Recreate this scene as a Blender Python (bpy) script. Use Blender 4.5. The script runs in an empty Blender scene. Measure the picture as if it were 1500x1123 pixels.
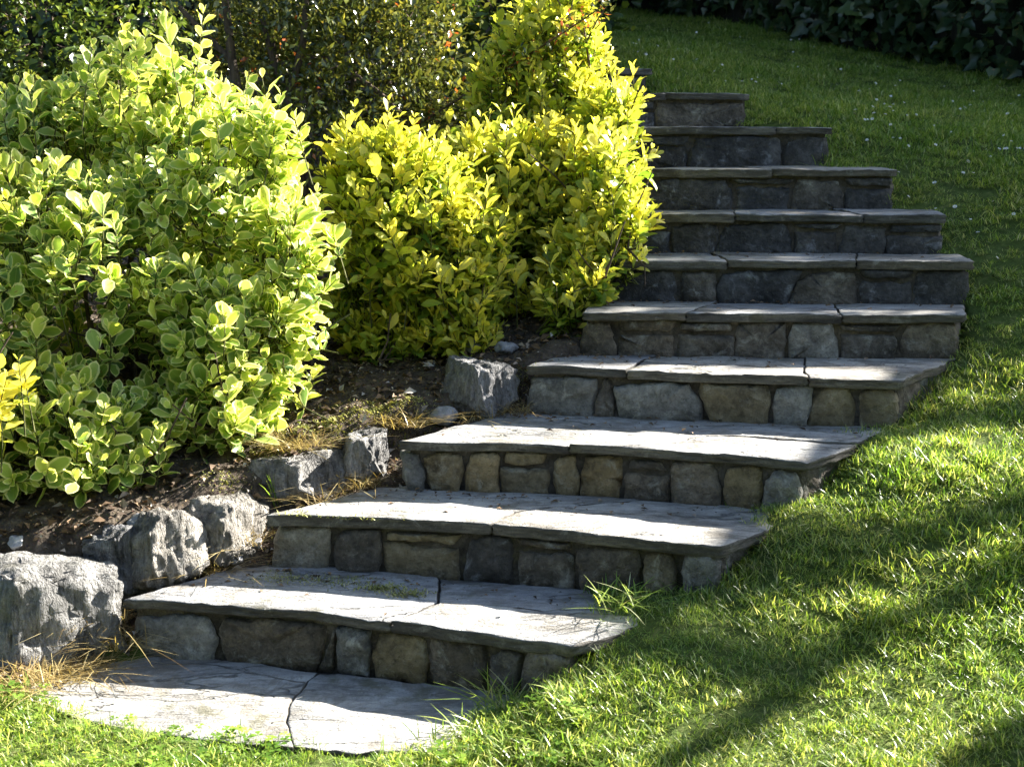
import bpy, math, random
import numpy as np
from mathutils import Vector, Matrix

# ------------------------------------------------------------------ camera, sky, sun, exposure
SC = bpy.context.scene
COL = SC.collection
FPX, YHOR, HC = 1990.0, 190.0, 1.474            # focal length and horizon of the photograph (1500 px wide), eye height
PITCH = math.atan((561.5 - YHOR) / FPX)
cam_d = bpy.data.cameras.new('camera')
cam = bpy.data.objects.new('camera', cam_d)
COL.objects.link(cam)
cam.location = (0, 0, HC)
cam.rotation_euler = (math.pi / 2 - PITCH, 0, 0)
cam_d.sensor_width = 36
cam_d.lens = FPX / 1500 * 36
cam_d.clip_end = 400
cam_d.clip_start = 0.05
cam_d.dof.use_dof = True
cam_d.dof.focus_distance = 4.7
cam_d.dof.aperture_fstop = 6.3
SC.camera = cam

SUN_AZ, SUN_EL = math.radians(60), math.radians(30)
SUN = Vector((math.sin(SUN_AZ) * math.cos(SUN_EL), math.cos(SUN_AZ) * math.cos(SUN_EL), math.sin(SUN_EL)))
world = bpy.data.worlds.new('World')
SC.world = world
world.use_nodes = True
wn = world.node_tree
bg = wn.nodes['Background']
sky = wn.nodes.new('ShaderNodeTexSky')
sky.sky_type = 'NISHITA'
sky.sun_disc = False
sky.sun_elevation = SUN_EL
sky.sun_rotation = SUN_AZ
sky.dust_density = 1.0
sky.ozone_density = 1.0
wn.links.new(sky.outputs[0], bg.inputs[0])
bg.inputs[1].default_value = 0.05
sl = bpy.data.lights.new('sun', 'SUN')
sl.energy = 5.0
sl.angle = math.radians(0.55)
sl.color = (1.0, 0.95, 0.86)
so = bpy.data.objects.new('sun', sl)
COL.objects.link(so)
so.rotation_euler = SUN.to_track_quat('Z', 'Y').to_euler()
so.location = (8, 6, 8)
SC.view_settings.view_transform = 'Standard'
SC.view_settings.look = 'None'
SC.view_settings.gamma = 1
SC.view_settings.use_curve_mapping = False
SC.view_settings.exposure = 2.72
SC.cycles.max_bounces = 8
SC.cycles.transparent_max_bounces = 8

random.seed(7)
RNG = np.random.default_rng(11)

# ------------------------------------------------------------------ maths helpers
def ray(x, y):
    u = (x - 750) / FPX
    v = -(y - 561.5) / FPX
    return np.array([u, math.cos(PITCH) + v * math.sin(PITCH), -math.sin(PITCH) + v * math.cos(PITCH)])

def at(x, y, D):                       # the point seen at photo pixel (x, y), D metres ahead
    d = ray(x, y)
    return d * (D / d[1]) + np.array([0, 0, HC])

def at_z(x, y, z):                     # the point seen at photo pixel (x, y) at height z
    d = ray(x, y)
    return d * ((z - HC) / d[2]) + np.array([0, 0, HC])

def to_px(P):
    P = np.asarray(P, float) - np.array([0, 0, HC])
    c, s = math.cos(PITCH), math.sin(PITCH)
    fw = P[..., 1] * c - P[..., 2] * s
    up = P[..., 1] * s + P[..., 2] * c
    return 750 + FPX * P[..., 0] / fw, 561.5 - FPX * up / fw, fw

def _hash(i, j, k, seed):
    n = (i * 374761393 + j * 668265263 + k * 2147483647 + seed * 974711) & 0x7fffffff
    n = ((n ^ (n >> 13)) * 1274126177) & 0x7fffffff
    return ((n ^ (n >> 16)) & 0xffff) / 65535.0

def vnoise(P, seed=0):                 # value noise, -1..1, vectorised
    P = np.asarray(P, float)
    if P.shape[-1] == 2:
        P = np.concatenate([P, np.zeros(P.shape[:-1] + (1,))], -1)
    I = np.floor(P).astype(np.int64)
    f = P - I
    f = f * f * (3 - 2 * f)
    r = 0
    for a in (0, 1):
        for b in (0, 1):
            for c in (0, 1):
                w = (f[..., 0] if a else 1 - f[..., 0]) * (f[..., 1] if b else 1 - f[..., 1]) * (f[..., 2] if c else 1 - f[..., 2])
                r = r + w * _hash(I[..., 0] + a, I[..., 1] + b, I[..., 2] + c, seed)
    return r * 2 - 1

def fbm(P, seed=0, oct=3):
    r, a, P = 0, 1.0, np.asarray(P, float)
    for o in range(oct):
        r = r + a * vnoise(P, seed + o * 17)
        P, a = P * 2.03, a * 0.5
    return r

def sstep(a, b, x):
    t = np.clip((x - a) / (b - a), 0, 1)
    return t * t * (3 - 2 * t)

def poly_sd(P, poly):                  # signed distance, negative inside
    P = np.asarray(P, float)
    poly = np.asarray(poly, float)
    n = len(poly)
    d = np.full(len(P), 1e9)
    ins = np.zeros(len(P), bool)
    for i in range(n):
        a, b = poly[i], poly[(i + 1) % n]
        e = b - a
        w = P - a
        t = np.clip((w @ e) / max(e @ e, 1e-12), 0, 1)
        d = np.minimum(d, np.hypot(w[:, 0] - t * e[0], w[:, 1] - t * e[1]))
        c = (a[1] > P[:, 1]) != (b[1] > P[:, 1])
        with np.errstate(divide='ignore', invalid='ignore'):
            xx = a[0] + (P[:, 1] - a[1]) / (b[1] - a[1]) * (b[0] - a[0])
        ins ^= c & (P[:, 0] < xx)
    return np.where(ins, -d, d)

class TPS:                             # smooth height surface through given points
    def __init__(s, pts, lam=1e-3):
        s.c = np.array(pts, float)
        n = len(s.c)
        K = s.k(s.c[:, None, :2], s.c[None, :, :2]) + lam * np.eye(n)
        Pm = np.c_[np.ones(n), s.c[:, :2]]
        A = np.block([[K, Pm], [Pm.T, np.zeros((3, 3))]])
        s.w = np.linalg.solve(A, np.r_[s.c[:, 2], 0, 0, 0])
    @staticmethod
    def k(a, b):
        r2 = ((a - b) ** 2).sum(-1) + 1e-9
        return 0.5 * r2 * np.log(r2)
    def __call__(s, P, box):
        P = np.asarray(P, float)
        Q = np.c_[np.clip(P[:, 0], box[0], box[1]), np.clip(P[:, 1], box[2], box[3])]
        out = np.empty(len(Q))
        for i in range(0, len(Q), 20000):
            q = Q[i:i + 20000]
            out[i:i + 20000] = s.k(q[:, None], s.c[None, :, :2]) @ s.w[:-3] + np.c_[np.ones(len(q)), q] @ s.w[-3:]
        return out

# ------------------------------------------------------------------ mesh helpers
def np_mesh(name, V, faces, attrs=None, smooth=True):
    """faces: list of int arrays (n, k); attrs: {name: per-vertex floats}"""
    me = bpy.data.meshes.new(name)
    V = np.asarray(V, np.float32)
    faces = [np.asarray(f, np.int32) for f in faces if len(f)]
    tot = np.concatenate([np.full(len(f), f.shape[1], np.int32) for f in faces])
    idx = np.concatenate([f.ravel() for f in faces])
    me.vertices.add(len(V))
    me.vertices.foreach_set('co', V.ravel())
    me.loops.add(len(idx))
    me.loops.foreach_set('vertex_index', idx)
    me.polygons.add(len(tot))
    me.polygons.foreach_set('loop_start', np.r_[0, np.cumsum(tot)[:-1]].astype(np.int32))
    me.polygons.foreach_set('loop_total', tot)
    me.polygons.foreach_set('use_smooth', np.full(len(tot), smooth))
    for k, a in (attrs or {}).items():
        at_ = me.attributes.new(k, 'FLOAT', 'POINT')
        at_.data.foreach_set('value', np.asarray(a, np.float32))
    me.update(calc_edges=True)
    return me

def link(name, me, mat=None, parent=None, loc=None):
    o = bpy.data.objects.new(name, me)
    COL.objects.link(o)
    if mat is not None and me is not None and not me.materials:
        me.materials.append(mat)
    if parent is not None:
        o.parent = parent
    if loc is not None:
        o.location = loc
    return o

def tag(o, label, cat, group=None):
    o['label'] = label
    o['category'] = cat
    if group:
        o['group'] = group
    return o

def thing(name, label, cat, loc, group=None):
    return tag(link(name, None, loc=tuple(loc)), label, cat, group)

class MB:                              # collects pieces of one mesh
    def __init__(s):
        s.V, s.Q, s.T, s.n = [], [], [], 0
        s.A = {}
    def add(s, V, Q=None, T=None, **attrs):
        V = np.asarray(V, float)
        s.V.append(V)
        if Q is not None and len(Q):
            s.Q.append(np.asarray(Q) + s.n)
        if T is not None and len(T):
            s.T.append(np.asarray(T) + s.n)
        for k, a in attrs.items():
            s.A.setdefault(k, []).append(np.broadcast_to(np.asarray(a, float), (len(V),)))
        s.n += len(V)
    def tube(s, pts, r0, r1, n=6, **attrs):
        pts = np.asarray(pts, float)
        m = len(pts)
        tan = np.gradient(pts, axis=0)
        tan /= np.linalg.norm(tan, axis=1)[:, None] + 1e-9
        ref = np.array([0.31, 0.17, 0.93]) if abs(tan[0] @ np.array([0.31, 0.17, 0.93])) < 0.95 else np.array([1., 0, 0])
        a = np.cross(tan, ref)
        a /= np.linalg.norm(a, axis=1)[:, None]
        b = np.cross(tan, a)
        th = np.arange(n) * 2 * math.pi / n
        r = np.linspace(r0, r1, m)
        V = pts[:, None] + r[:, None, None] * (np.cos(th)[None, :, None] * a[:, None] + np.sin(th)[None, :, None] * b[:, None])
        i, j = np.meshgrid(np.arange(m - 1), np.arange(n), indexing='ij')
        jn = (j + 1) % n
        Q = np.stack([i * n + j, i * n + jn, (i + 1) * n + jn, (i + 1) * n + j], -1).reshape(-1, 4)
        s.add(V.reshape(-1, 3), Q, **attrs)
    def mesh(s, name, smooth=True):
        return np_mesh(name, np.concatenate(s.V), [np.concatenate(x) for x in (s.Q, s.T) if x],
                       {k: np.concatenate(v) for k, v in s.A.items()}, smooth)

# ------------------------------------------------------------------ material helpers
class NT:
    def __init__(s, name):
        s.m = bpy.data.materials.new(name)
        s.m.use_nodes = True
        s.t = s.m.node_tree
        s.t.nodes.clear()
        s.out = s.t.nodes.new('ShaderNodeOutputMaterial')
    def n(s, typ, ins=None, **props):
        nd = s.t.nodes.new('ShaderNode' + typ)
        for k, v in props.items():
            setattr(nd, k, v)
        for k, v in (ins or {}).items():
            s.set(nd.inputs[k], v)
        return nd
    def set(s, sock, v):
        if hasattr(v, 'is_output'):
            s.t.links.new(v, sock)
        elif isinstance(v, bpy.types.Node):
            s.t.links.new(v.outputs[0], sock)
        else:
            if isinstance(v, (tuple, list)) and len(v) == 3 and sock.type == 'RGBA':
                v = (*v, 1)
            sock.default_value = v
    def attr(s, name):
        return s.n('Attribute', attribute_name=name).outputs['Fac']
    def pos(s):
        return s.n('NewGeometry').outputs['Position']
    def objc(s):
        return s.n('TexCoord').outputs['Object']
    def noise(s, vec, scale, detail=4, rough=0.55, dist=0.0):
        return s.n('TexNoise', {'Vector': vec, 'Scale': scale, 'Detail': detail, 'Roughness': rough, 'Distortion': dist}).outputs['Fac']
    def ramp(s, fac, stops):
        r = s.n('ValToRGB', {0: fac})
        e = r.color_ramp.elements
        while len(e) < len(stops):
            e.new(0.5)
        for el, (p, c) in zip(e, stops):
            el.position = p
            el.color = (*c, 1) if len(c) == 3 else c
        return r.outputs[0]
    def step(s, fac, a, b):
        return s.n('MapRange', {0: fac, 1: a, 2: b, 3: 0.0, 4: 1.0}, interpolation_type='SMOOTHSTEP').outputs[0]
    def mix(s, fac, a, b, mode='MIX'):
        m = s.n('Mix', data_type='RGBA', blend_type=mode)
        s.set(m.inputs[0], fac)
        s.set(m.inputs[6], a)
        s.set(m.inputs[7], b)
        return m.outputs[2]
    def math(s, op, a, b=0.0, c=0.0):
        m = s.n('Math', operation=op)
        s.set(m.inputs[0], a)
        s.set(m.inputs[1], b)
        s.set(m.inputs[2], c)
        return m.outputs[0]
    def scale(s, vec, v):
        return s.n('Mapping', {'Vector': vec, 'Scale': v}).outputs[0]
    def bump(s, h, strength, dist, normal=None):
        b = s.n('Bump', {'Height': h, 'Strength': strength, 'Distance': dist})
        if normal is not None:
            s.set(b.inputs['Normal'], normal)
        return b.outputs[0]
    def surf(s, sh):
        s.t.links.new(sh if hasattr(sh, 'is_output') else sh.outputs[0], s.out.inputs['Surface'])
        return s.m
    def principled(s, color, rough=0.8, spec=0.3, normal=None):
        p = s.n('BsdfPrincipled', {'Base Color': color, 'Roughness': rough, 'Specular IOR Level': spec})
        if normal is not None:
            s.set(p.inputs['Normal'], normal)
        return p

def stone_mat(name, dark, mid, light, lichen=None, lich_amt=0.5, sx=(1, 1, 1), bump=0.012, rough=0.75, scale=1.0, moss=0.0, layered=False):
    t = NT(name)
    rnd = t.n('ObjectInfo').outputs['Random']
    p = t.n('VectorMath', {0: t.pos(), 1: t.n('CombineXYZ', {0: t.math('MULTIPLY', rnd, 7.0), 1: t.math('MULTIPLY', rnd, 3.0)}).outputs[0]}, operation='ADD').outputs[0]
    ps = t.scale(p, sx)
    n1 = t.noise(ps, 6 * scale, 6, 0.62)
    n2 = t.noise(ps, 38 * scale, 5, 0.65)
    n3 = t.noise(p, 130, 3, 0.6)
    f = t.math('ADD', t.math('MULTIPLY', n1, 0.62), t.math('MULTIPLY', n2, 0.38))
    c = t.ramp(f, [(0.36, dark), (0.50, mid), (0.66, light)])
    tint = t.ramp(rnd, [(0.0, (0.80, 0.82, 0.88)), (0.5, (1, 1, 1)), (1.0, (1.12, 1.05, 0.95))])
    c = t.mix(1.0, c, tint, 'MULTIPLY')
    if lichen:
        l = t.step(t.noise(p, 11, 6, 0.7, 0.6), 0.60 - 0.12 * lich_amt, 0.70)
        c = t.mix(t.math('MULTIPLY', l, lich_amt), c, lichen)
    crack = None
    if layered:
        wv = t.n('VectorMath', {0: ps, 1: t.n('VectorMath', {0: t.n('TexNoise', {'Vector': ps, 'Scale': 5.0, 'Detail': 5.0}).outputs['Color'], 1: (0.35, 0.35, 0.35)}, operation='MULTIPLY').outputs[0]}, operation='ADD').outputs[0]
        ed = t.n('TexVoronoi', {'Vector': wv, 'Scale': 3.2}, feature='DISTANCE_TO_EDGE').outputs['Distance']
        gate = t.step(t.noise(p, 2.3, 3, 0.5), 0.42, 0.52)
        crack = t.math('MULTIPLY', t.step(ed, 0.022, 0.004), gate)
        c = t.mix(t.math('MULTIPLY', crack, 0.75), c, dark)
        c = t.mix(t.math('MULTIPLY', t.step(t.noise(p, 3.1, 6, 0.7), 0.50, 0.68), 0.45), c, mid)
        c = t.mix(t.math('MULTIPLY', t.step(t.noise(p, 4.3, 7, 0.72, 0.8), 0.50, 0.62), 0.65), c, (0.16, 0.14, 0.11))
    if moss:
        l = t.step(t.noise(p, 5, 5, 0.7), 0.56, 0.70)
        c = t.mix(t.math('MULTIPLY', l, moss), c, (0.09, 0.085, 0.035))
    c = t.mix(t.math('MULTIPLY', t.step(n3, 0.52, 0.70), 0.45), c, dark)
    c = t.mix(t.math('MULTIPLY', t.step(t.noise(p, 75, 4, 0.7), 0.60, 0.72), 0.5), c, light)
    if layered:
        n1 = t.math('ADD', t.math('MULTIPLY', n1, 0.5), t.math('MULTIPLY', t.math('SNAP', t.math('ADD', t.noise(ps, 4.5, 5, 0.6), t.math('MULTIPLY', n3, 0.02)), 0.06), 1.6))
    h = t.math('ADD', t.math('MULTIPLY', n1, 1.0), t.math('ADD', t.math('MULTIPLY', n2, 0.5), t.math('MULTIPLY', n3, 0.16)))
    if crack is not None:
        h = t.math('SUBTRACT', h, t.math('MULTIPLY', crack, 0.5))
    return t.surf(t.principled(c, rough, 0.3, t.bump(h, 1.0, bump)))

def leaf_mat(name, young, mid, old, margin=None, margin_old=None, trans=0.42, rough=0.36, tint=(1.25, 1.15, 0.55), red=None, red_amt=0.0, spec=0.45):
    t = NT(name)
    age, rnd = t.attr('age'), t.attr('rnd')
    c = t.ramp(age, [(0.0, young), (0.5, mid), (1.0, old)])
    var = t.ramp(rnd, [(0.0, (0.72, 0.80, 0.75)), (0.5, (1, 1, 1)), (1.0, (1.22, 1.12, 0.95))])
    c = t.mix(1.0, c, var, 'MULTIPLY')
    if margin:
        e = t.math('ADD', t.attr('edge'), t.math('MULTIPLY', t.math('SUBTRACT', t.noise(t.objc(), 60, 3), 0.5), 0.9))
        mg = t.mix(age, margin, margin_old)
        c = t.mix(t.step(e, 0.28, 0.55), c, mg)
    sick = t.math('MULTIPLY', t.math('GREATER_THAN', rnd, 0.80), t.step(t.noise(t.pos(), 55, 4, 0.6), 0.60, 0.66))
    c = t.mix(t.math('MULTIPLY', sick, 0.8), c, (0.26, 0.15, 0.05))
    if red:
        c = t.mix(t.math('MULTIPLY', t.math('GREATER_THAN', rnd, 1 - red_amt), 0.9), c, red)
    c = t.mix(t.math('MULTIPLY', t.step(t.attr('edge'), 0.03, 0.0), 0.25), c, mid if not margin else young)
    p = t.principled(c, rough, spec)
    tr = t.n('BsdfTranslucent', {'Color': t.mix(1.0, c, tint, 'MULTIPLY')})
    return t.surf(t.n('MixShader', {0: trans, 1: p.outputs[0], 2: tr.outputs[0]}))

M = {}
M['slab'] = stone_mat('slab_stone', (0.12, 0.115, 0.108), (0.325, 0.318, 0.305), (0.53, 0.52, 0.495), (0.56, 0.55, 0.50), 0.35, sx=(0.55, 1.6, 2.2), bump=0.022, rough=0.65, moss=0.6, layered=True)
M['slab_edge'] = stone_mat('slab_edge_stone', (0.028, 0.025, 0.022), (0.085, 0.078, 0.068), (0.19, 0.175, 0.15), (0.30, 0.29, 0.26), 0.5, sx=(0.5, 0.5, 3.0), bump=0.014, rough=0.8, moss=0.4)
M['riser'] = stone_mat('riser_stone', (0.028, 0.024, 0.020), (0.10, 0.086, 0.068), (0.23, 0.20, 0.16), (0.34, 0.33, 0.29), 0.75, bump=0.03)
M['riser_tan'] = stone_mat('tan_stone', (0.06, 0.048, 0.03), (0.18, 0.145, 0.085), (0.32, 0.265, 0.17), (0.38, 0.36, 0.29), 0.6, bump=0.03)
M['riser_pale'] = stone_mat('pale_stone', (0.06, 0.056, 0.05), (0.19, 0.18, 0.155), (0.36, 0.34, 0.30), (0.46, 0.45, 0.40), 0.7, bump=0.03)
M['riser_blue'] = stone_mat('dark_stone', (0.018, 0.018, 0.018), (0.055, 0.053, 0.052), (0.13, 0.125, 0.12), (0.30, 0.31, 0.33), 0.6, bump=0.03)
M['mortar'] = stone_mat('mortar', (0.022, 0.019, 0.015), (0.068, 0.06, 0.05), (0.135, 0.12, 0.10), bump=0.03, rough=0.95, moss=0.5)
M['boulder'] = stone_mat('boulder_rock', (0.055, 0.053, 0.051), (0.25, 0.243, 0.232), (0.52, 0.505, 0.48), (0.52, 0.51, 0.48), 0.45, sx=(1.6, 1.6, 0.45), bump=0.09, rough=0.7, scale=1.4, moss=0.45)
M['pebble'] = stone_mat('pebble_rock', (0.10, 0.10, 0.11), (0.25, 0.25, 0.26), (0.45, 0.44, 0.43), bump=0.004)

def soil_material():
    t = NT('soil')
    p = t.pos()
    n = t.noise(p, 22, 8, 0.7)
    v = t.n('TexVoronoi', {'Vector': p, 'Scale': 70.0})
    c = t.ramp(n, [(0.3, (0.03, 0.023, 0.017)), (0.55, (0.10, 0.08, 0.06)), (0.75, (0.22, 0.18, 0.14))])
    c = t.mix(t.math('MULTIPLY', t.step(v.outputs['Distance'], 0.35, 0.1), 0.35), c, v.outputs['Color'], 'OVERLAY')
    return t.surf(t.principled(c, 0.95, 0.15, t.bump(t.math('ADD', n, t.math('MULTIPLY', v.outputs['Distance'], 0.3)), 1.0, 0.03)))
M['soil'] = soil_material()

def turf_material():
    t = NT('turf_ground')
    p = t.pos()
    n = t.noise(p, 30, 6, 0.7)
    c = t.ramp(n, [(0.3, (0.04, 0.055, 0.016)), (0.55, (0.085, 0.12, 0.028)), (0.8, (0.22, 0.20, 0.09))])
    return t.surf(t.principled(c, 0.95, 0.1, t.bump(n, 1.0, 0.02)))
M['turf'] = turf_material()

def grass_material(name, dry=0.0, trans=0.5):
    t = NT(name)
    rnd, ht = t.attr('rnd'), t.attr('height')
    p = t.pos()
    n = t.noise(p, 1.6, 4, 0.6)
    n2 = t.noise(p, 7.0, 3, 0.6)
    c = t.ramp(rnd, [(0.0, (0.06, 0.13, 0.02)), (0.3, (0.17, 0.28, 0.04)), (0.65, (0.34, 0.44, 0.08)), (0.88, (0.52, 0.55, 0.17)), (1.0, (0.70, 0.66, 0.42))])
    c = t.mix(t.step(n, 0.35, 0.7), c, t.mix(1.0, c, (0.72, 0.86, 0.80), 'MULTIPLY'))
    strawy = t.math('MULTIPLY', t.step(n2, 0.56, 0.70), t.step(rnd, 0.25, 0.7))
    c = t.mix(t.math('MULTIPLY', strawy, 0.65), c, (0.36, 0.33, 0.17))
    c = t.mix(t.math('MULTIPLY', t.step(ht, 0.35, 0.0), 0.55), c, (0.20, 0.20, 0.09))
    if dry:
        c = t.mix(dry, c, t.ramp(rnd, [(0, (0.16, 0.085, 0.035)), (0.5, (0.38, 0.25, 0.11)), (1, (0.55, 0.44, 0.24))]))
    pr = t.principled(c, 0.34, 0.5)
    tr = t.n('BsdfTranslucent', {'Color': t.mix(1.0, c, (1.25, 1.2, 0.6), 'MULTIPLY')})
    return t.surf(t.n('MixShader', {0: trans, 1: pr.outputs[0], 2: tr.outputs[0]}))
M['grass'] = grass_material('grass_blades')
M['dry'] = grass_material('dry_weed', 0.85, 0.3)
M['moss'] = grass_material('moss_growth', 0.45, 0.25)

def litter_material():
    t = NT('leaf_litter')
    c = t.ramp(t.attr('rnd'), [(0, (0.04, 0.028, 0.02)), (0.4, (0.13, 0.085, 0.05)), (0.7, (0.26, 0.17, 0.095)), (0.9, (0.30, 0.25, 0.20)), (1, (0.40, 0.38, 0.35))])
    return t.surf(t.principled(c, 0.8, 0.2))
M['litter'] = litter_material()

def bark_material(name, a, b):
    t = NT(name)
    n = t.noise(t.scale(t.pos(), (3, 3, 0.6)), 18, 6, 0.65)
    return t.surf(t.principled(t.ramp(n, [(0.3, a), (0.7, b)]), 0.85, 0.2, t.bump(n, 1.0, 0.02)))
M['bark'] = bark_material('bark', (0.03, 0.022, 0.016), (0.15, 0.11, 0.08))
M['hedge_core'] = bark_material('hedge_core_dark', (0.006, 0.006, 0.005), (0.03, 0.03, 0.02))
M['twig'] = bark_material('green_twig', (0.05, 0.06, 0.02), (0.15, 0.15, 0.06))

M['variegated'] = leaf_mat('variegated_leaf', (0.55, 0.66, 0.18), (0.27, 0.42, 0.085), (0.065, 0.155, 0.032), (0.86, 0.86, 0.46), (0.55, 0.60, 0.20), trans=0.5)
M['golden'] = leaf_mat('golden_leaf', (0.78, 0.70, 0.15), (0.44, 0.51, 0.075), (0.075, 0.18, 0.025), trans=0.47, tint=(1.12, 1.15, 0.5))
M['darkleaf'] = leaf_mat('dark_evergreen_leaf', (0.26, 0.32, 0.06), (0.09, 0.14, 0.03), (0.03, 0.06, 0.018), trans=0.35, rough=0.3)
M['berberis'] = leaf_mat('small_glossy_leaf', (0.30, 0.29, 0.07), (0.12, 0.14, 0.035), (0.035, 0.055, 0.018), trans=0.30, rough=0.2, red=(0.45, 0.12, 0.05), red_amt=0.07, spec=0.7)
M['ivy'] = leaf_mat('ivy_leaf', (0.07, 0.11, 0.03), (0.030, 0.055, 0.022), (0.016, 0.034, 0.015), trans=0.2, rough=0.35)
M['pine'] = leaf_mat('tree_leaf', (0.07, 0.11, 0.03), (0.04, 0.07, 0.02), (0.03, 0.05, 0.015), trans=0.2)

# ------------------------------------------------------------------ the stairs' plan, measured from the photograph
STEPS = [  # left and right end of each front edge (photo px), its height in the picture half way along, distance ahead, fan of the edge
    ((178, 880), (838, 948), 903, 3.75, None), ((392, 753), (1062, 800), 769, 4.05, None), ((585, 645), (1183, 676), 654, 4.37, None),
    ((770, 535), (1325, 556), 546, 4.745, None), ((850, 454), (1413, 463), 458.5, 5.07, .02), ((895, 379), (1428, 386), 382.5, 5.365, .02),
    ((905, 308), (1389, 318), 313, 5.70, .02), ((905, 246), (1316, 251), 248.5, 6.02, .01), ((900, 184), (1218, 188), 186, 6.42, 0.0),
    ((890, 136), (1099, 138), 137, 6.85, -.02), ((850, 98), (955, 100), 99, 7.3, -.04)]
FL, FR, FM, ZS = [], [], [], []
for L, R, ym, D, t in STEPS:
    z = at((L[0] + R[0]) / 2, ym, D)[2]
    if t is None:
        l, r, m = at_z(*L, z), at_z(*R, z), at_z((L[0] + R[0]) / 2, ym, z)
        s_m = (m - l)[:2] @ (r - l)[:2] / ((r - l)[:2] @ (r - l)[:2])
        m = (l + r) / 2 + (m - (l + (r - l) * s_m))          # how far the edge bows in
    else:
        l, r = at(*L, D * (1 + t / 2)), at(*R, D * (1 - t / 2))
        l[2] = r[2] = z
        m = (l + r) / 2
    FL.append(l); FR.append(r); FM.append(m); ZS.append(z)
def edge_pt(i, s):                      # a point on the bowed front edge of step i
    return FL[i][:2] * (1 - s) * (1 - 2 * s) + FM[i][:2] * 4 * s * (1 - s) + FR[i][:2] * s * (2 * s - 1)
Z0 = -0.09
NS = len(STEPS)
SLAB = [at_z(x, y, Z0)[:2] for x, y in ((20, 985), (45, 1035), (180, 1066), (350, 1090), (520, 1102), (650, 1098), (720, 1040))]
K_BACK_R = FR[-1][:2] + np.array([0.05, 0.45])
K_BACK_L = FL[-1][:2] + np.array([-0.05, 0.45])
STAIR_POLY = np.array(SLAB + [p[:2] for p in FR] + [K_BACK_R, K_BACK_L] + [p[:2] for p in FL[::-1]])
_tail = [K_BACK_L, (0.55, 9.5), (0.7, 14.2), (0.7, 30), (-9, 30)]
BED_POLY = np.array([(-9, 3.62), (-1.75, 3.66), (-1.36, 3.72)] + [p[:2] + np.array([0.02, 0.03]) for p in FL] + _tail)      # all the ground left of the steps
HIGH_POLY = np.array([(-9, 3.98), (-1.75, 4.0), (-1.32, 4.0), (-1.12, 4.12), (-0.95, 4.27), (-0.66, 4.57), (-0.47, 4.70), (-0.24, 4.84), (-0.08, 4.95), (0.08, 5.02)]
                     + [p[:2] + np.array([0.02, 0.03]) for p in FL[4:]] + _tail)                                                # the raised soil behind the boulders

# lawn and bed heights
lp = []
for i in range(NS):
    zb = (ZS[i - 1] if i else Z0) + ((0.11, 0.05, 0.03, 0.02)[i] if i < 4 else 0.0)
    e = FR[i][:2] - FL[i][:2]
    e /= np.linalg.norm(e)
    lp.append((*FR[i][:2], zb))
    lp.append((*(FR[i][:2] + e * 1.2), zb + 0.01))
    lp.append((*(FR[i][:2] + e * 3.2), zb + 0.0))
lp += [(-1.5, 3.45, -0.095), (-0.7, 3.25, -0.098), (-0.2, 3.15, -0.098), (-2.5, 3.4, -0.10), (-1, 2.2, -0.12), (0.6, 2.2, -0.12), (2.5, 2.2, -0.10),
       (1.0, 8.3, 1.86), (1.05, 14, 2.63), (2.3, 13, 2.40), (3.06, 11.5, 2.06), (3.84, 10.2, 1.76), (5.2, 8.8, 1.5), (0.5, 16, 2.8), (6, 12, 2.2)]
lp += [(*at_z(780, 1000, -0.04)[:2], -0.04), (*at_z(700, 1040, -0.09)[:2], -0.09)]
lp += [(*at_z(x, y, ZS[k])[:2], ZS[k] + dz) for k, x, y, dz in ((0, 915, 898, 0.0), (0, 890, 872, 0.012), (0, 1000, 858, 0.03), (1, 1125, 757, 0.0), (1, 1185, 735, 0.02), (2, 1280, 648, 0.0))]
LAWN = TPS(lp, 2e-3)
def lawn_z(P):
    return LAWN(P, (-3, 5.2, 2.0, 16))
bp = [(-1.25, 4.1, .26), (-.95, 4.28, .33), (-.7, 4.5, .41), (-.45, 4.65, .46), (-.12, 4.92, .56), (.06, 5.02, .60)]
bp += [(FL[k][0] - 0.04, FL[k][1] + 0.05, ZS[k] - 0.12) for k in range(4, NS)]
bp += [(-2.5, 4.0, .27), (-2.0, 5.5, .62), (-1.0, 5.2, .56), (-0.4, 5.6, .66), (-1.5, 7, 1.0), (-0.4, 7, 1.15), (-3, 8, 1.2), (-2, 10, 1.8), (0, 12, 2.35), (-3, 13, 2.4), (0.6, 14, 2.6)]
BED = TPS(bp, 2e-3)
def bed_z(P):
    return BED(P, (-3, 0.7, 3.8, 14))

def grid_mesh(name, xs, ys, zf):
    X, Y = np.meshgrid(xs, ys)
    P = np.c_[X.ravel(), Y.ravel()]
    Z = zf(P)
    nx = len(xs)
    i, j = np.meshgrid(np.arange(len(ys) - 1), np.arange(nx - 1), indexing='ij')
    a = (i * nx + j).ravel()
    return np_mesh(name, np.c_[P, Z], [np.stack([a, a + 1, a + nx + 1, a + nx], -1)])

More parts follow.
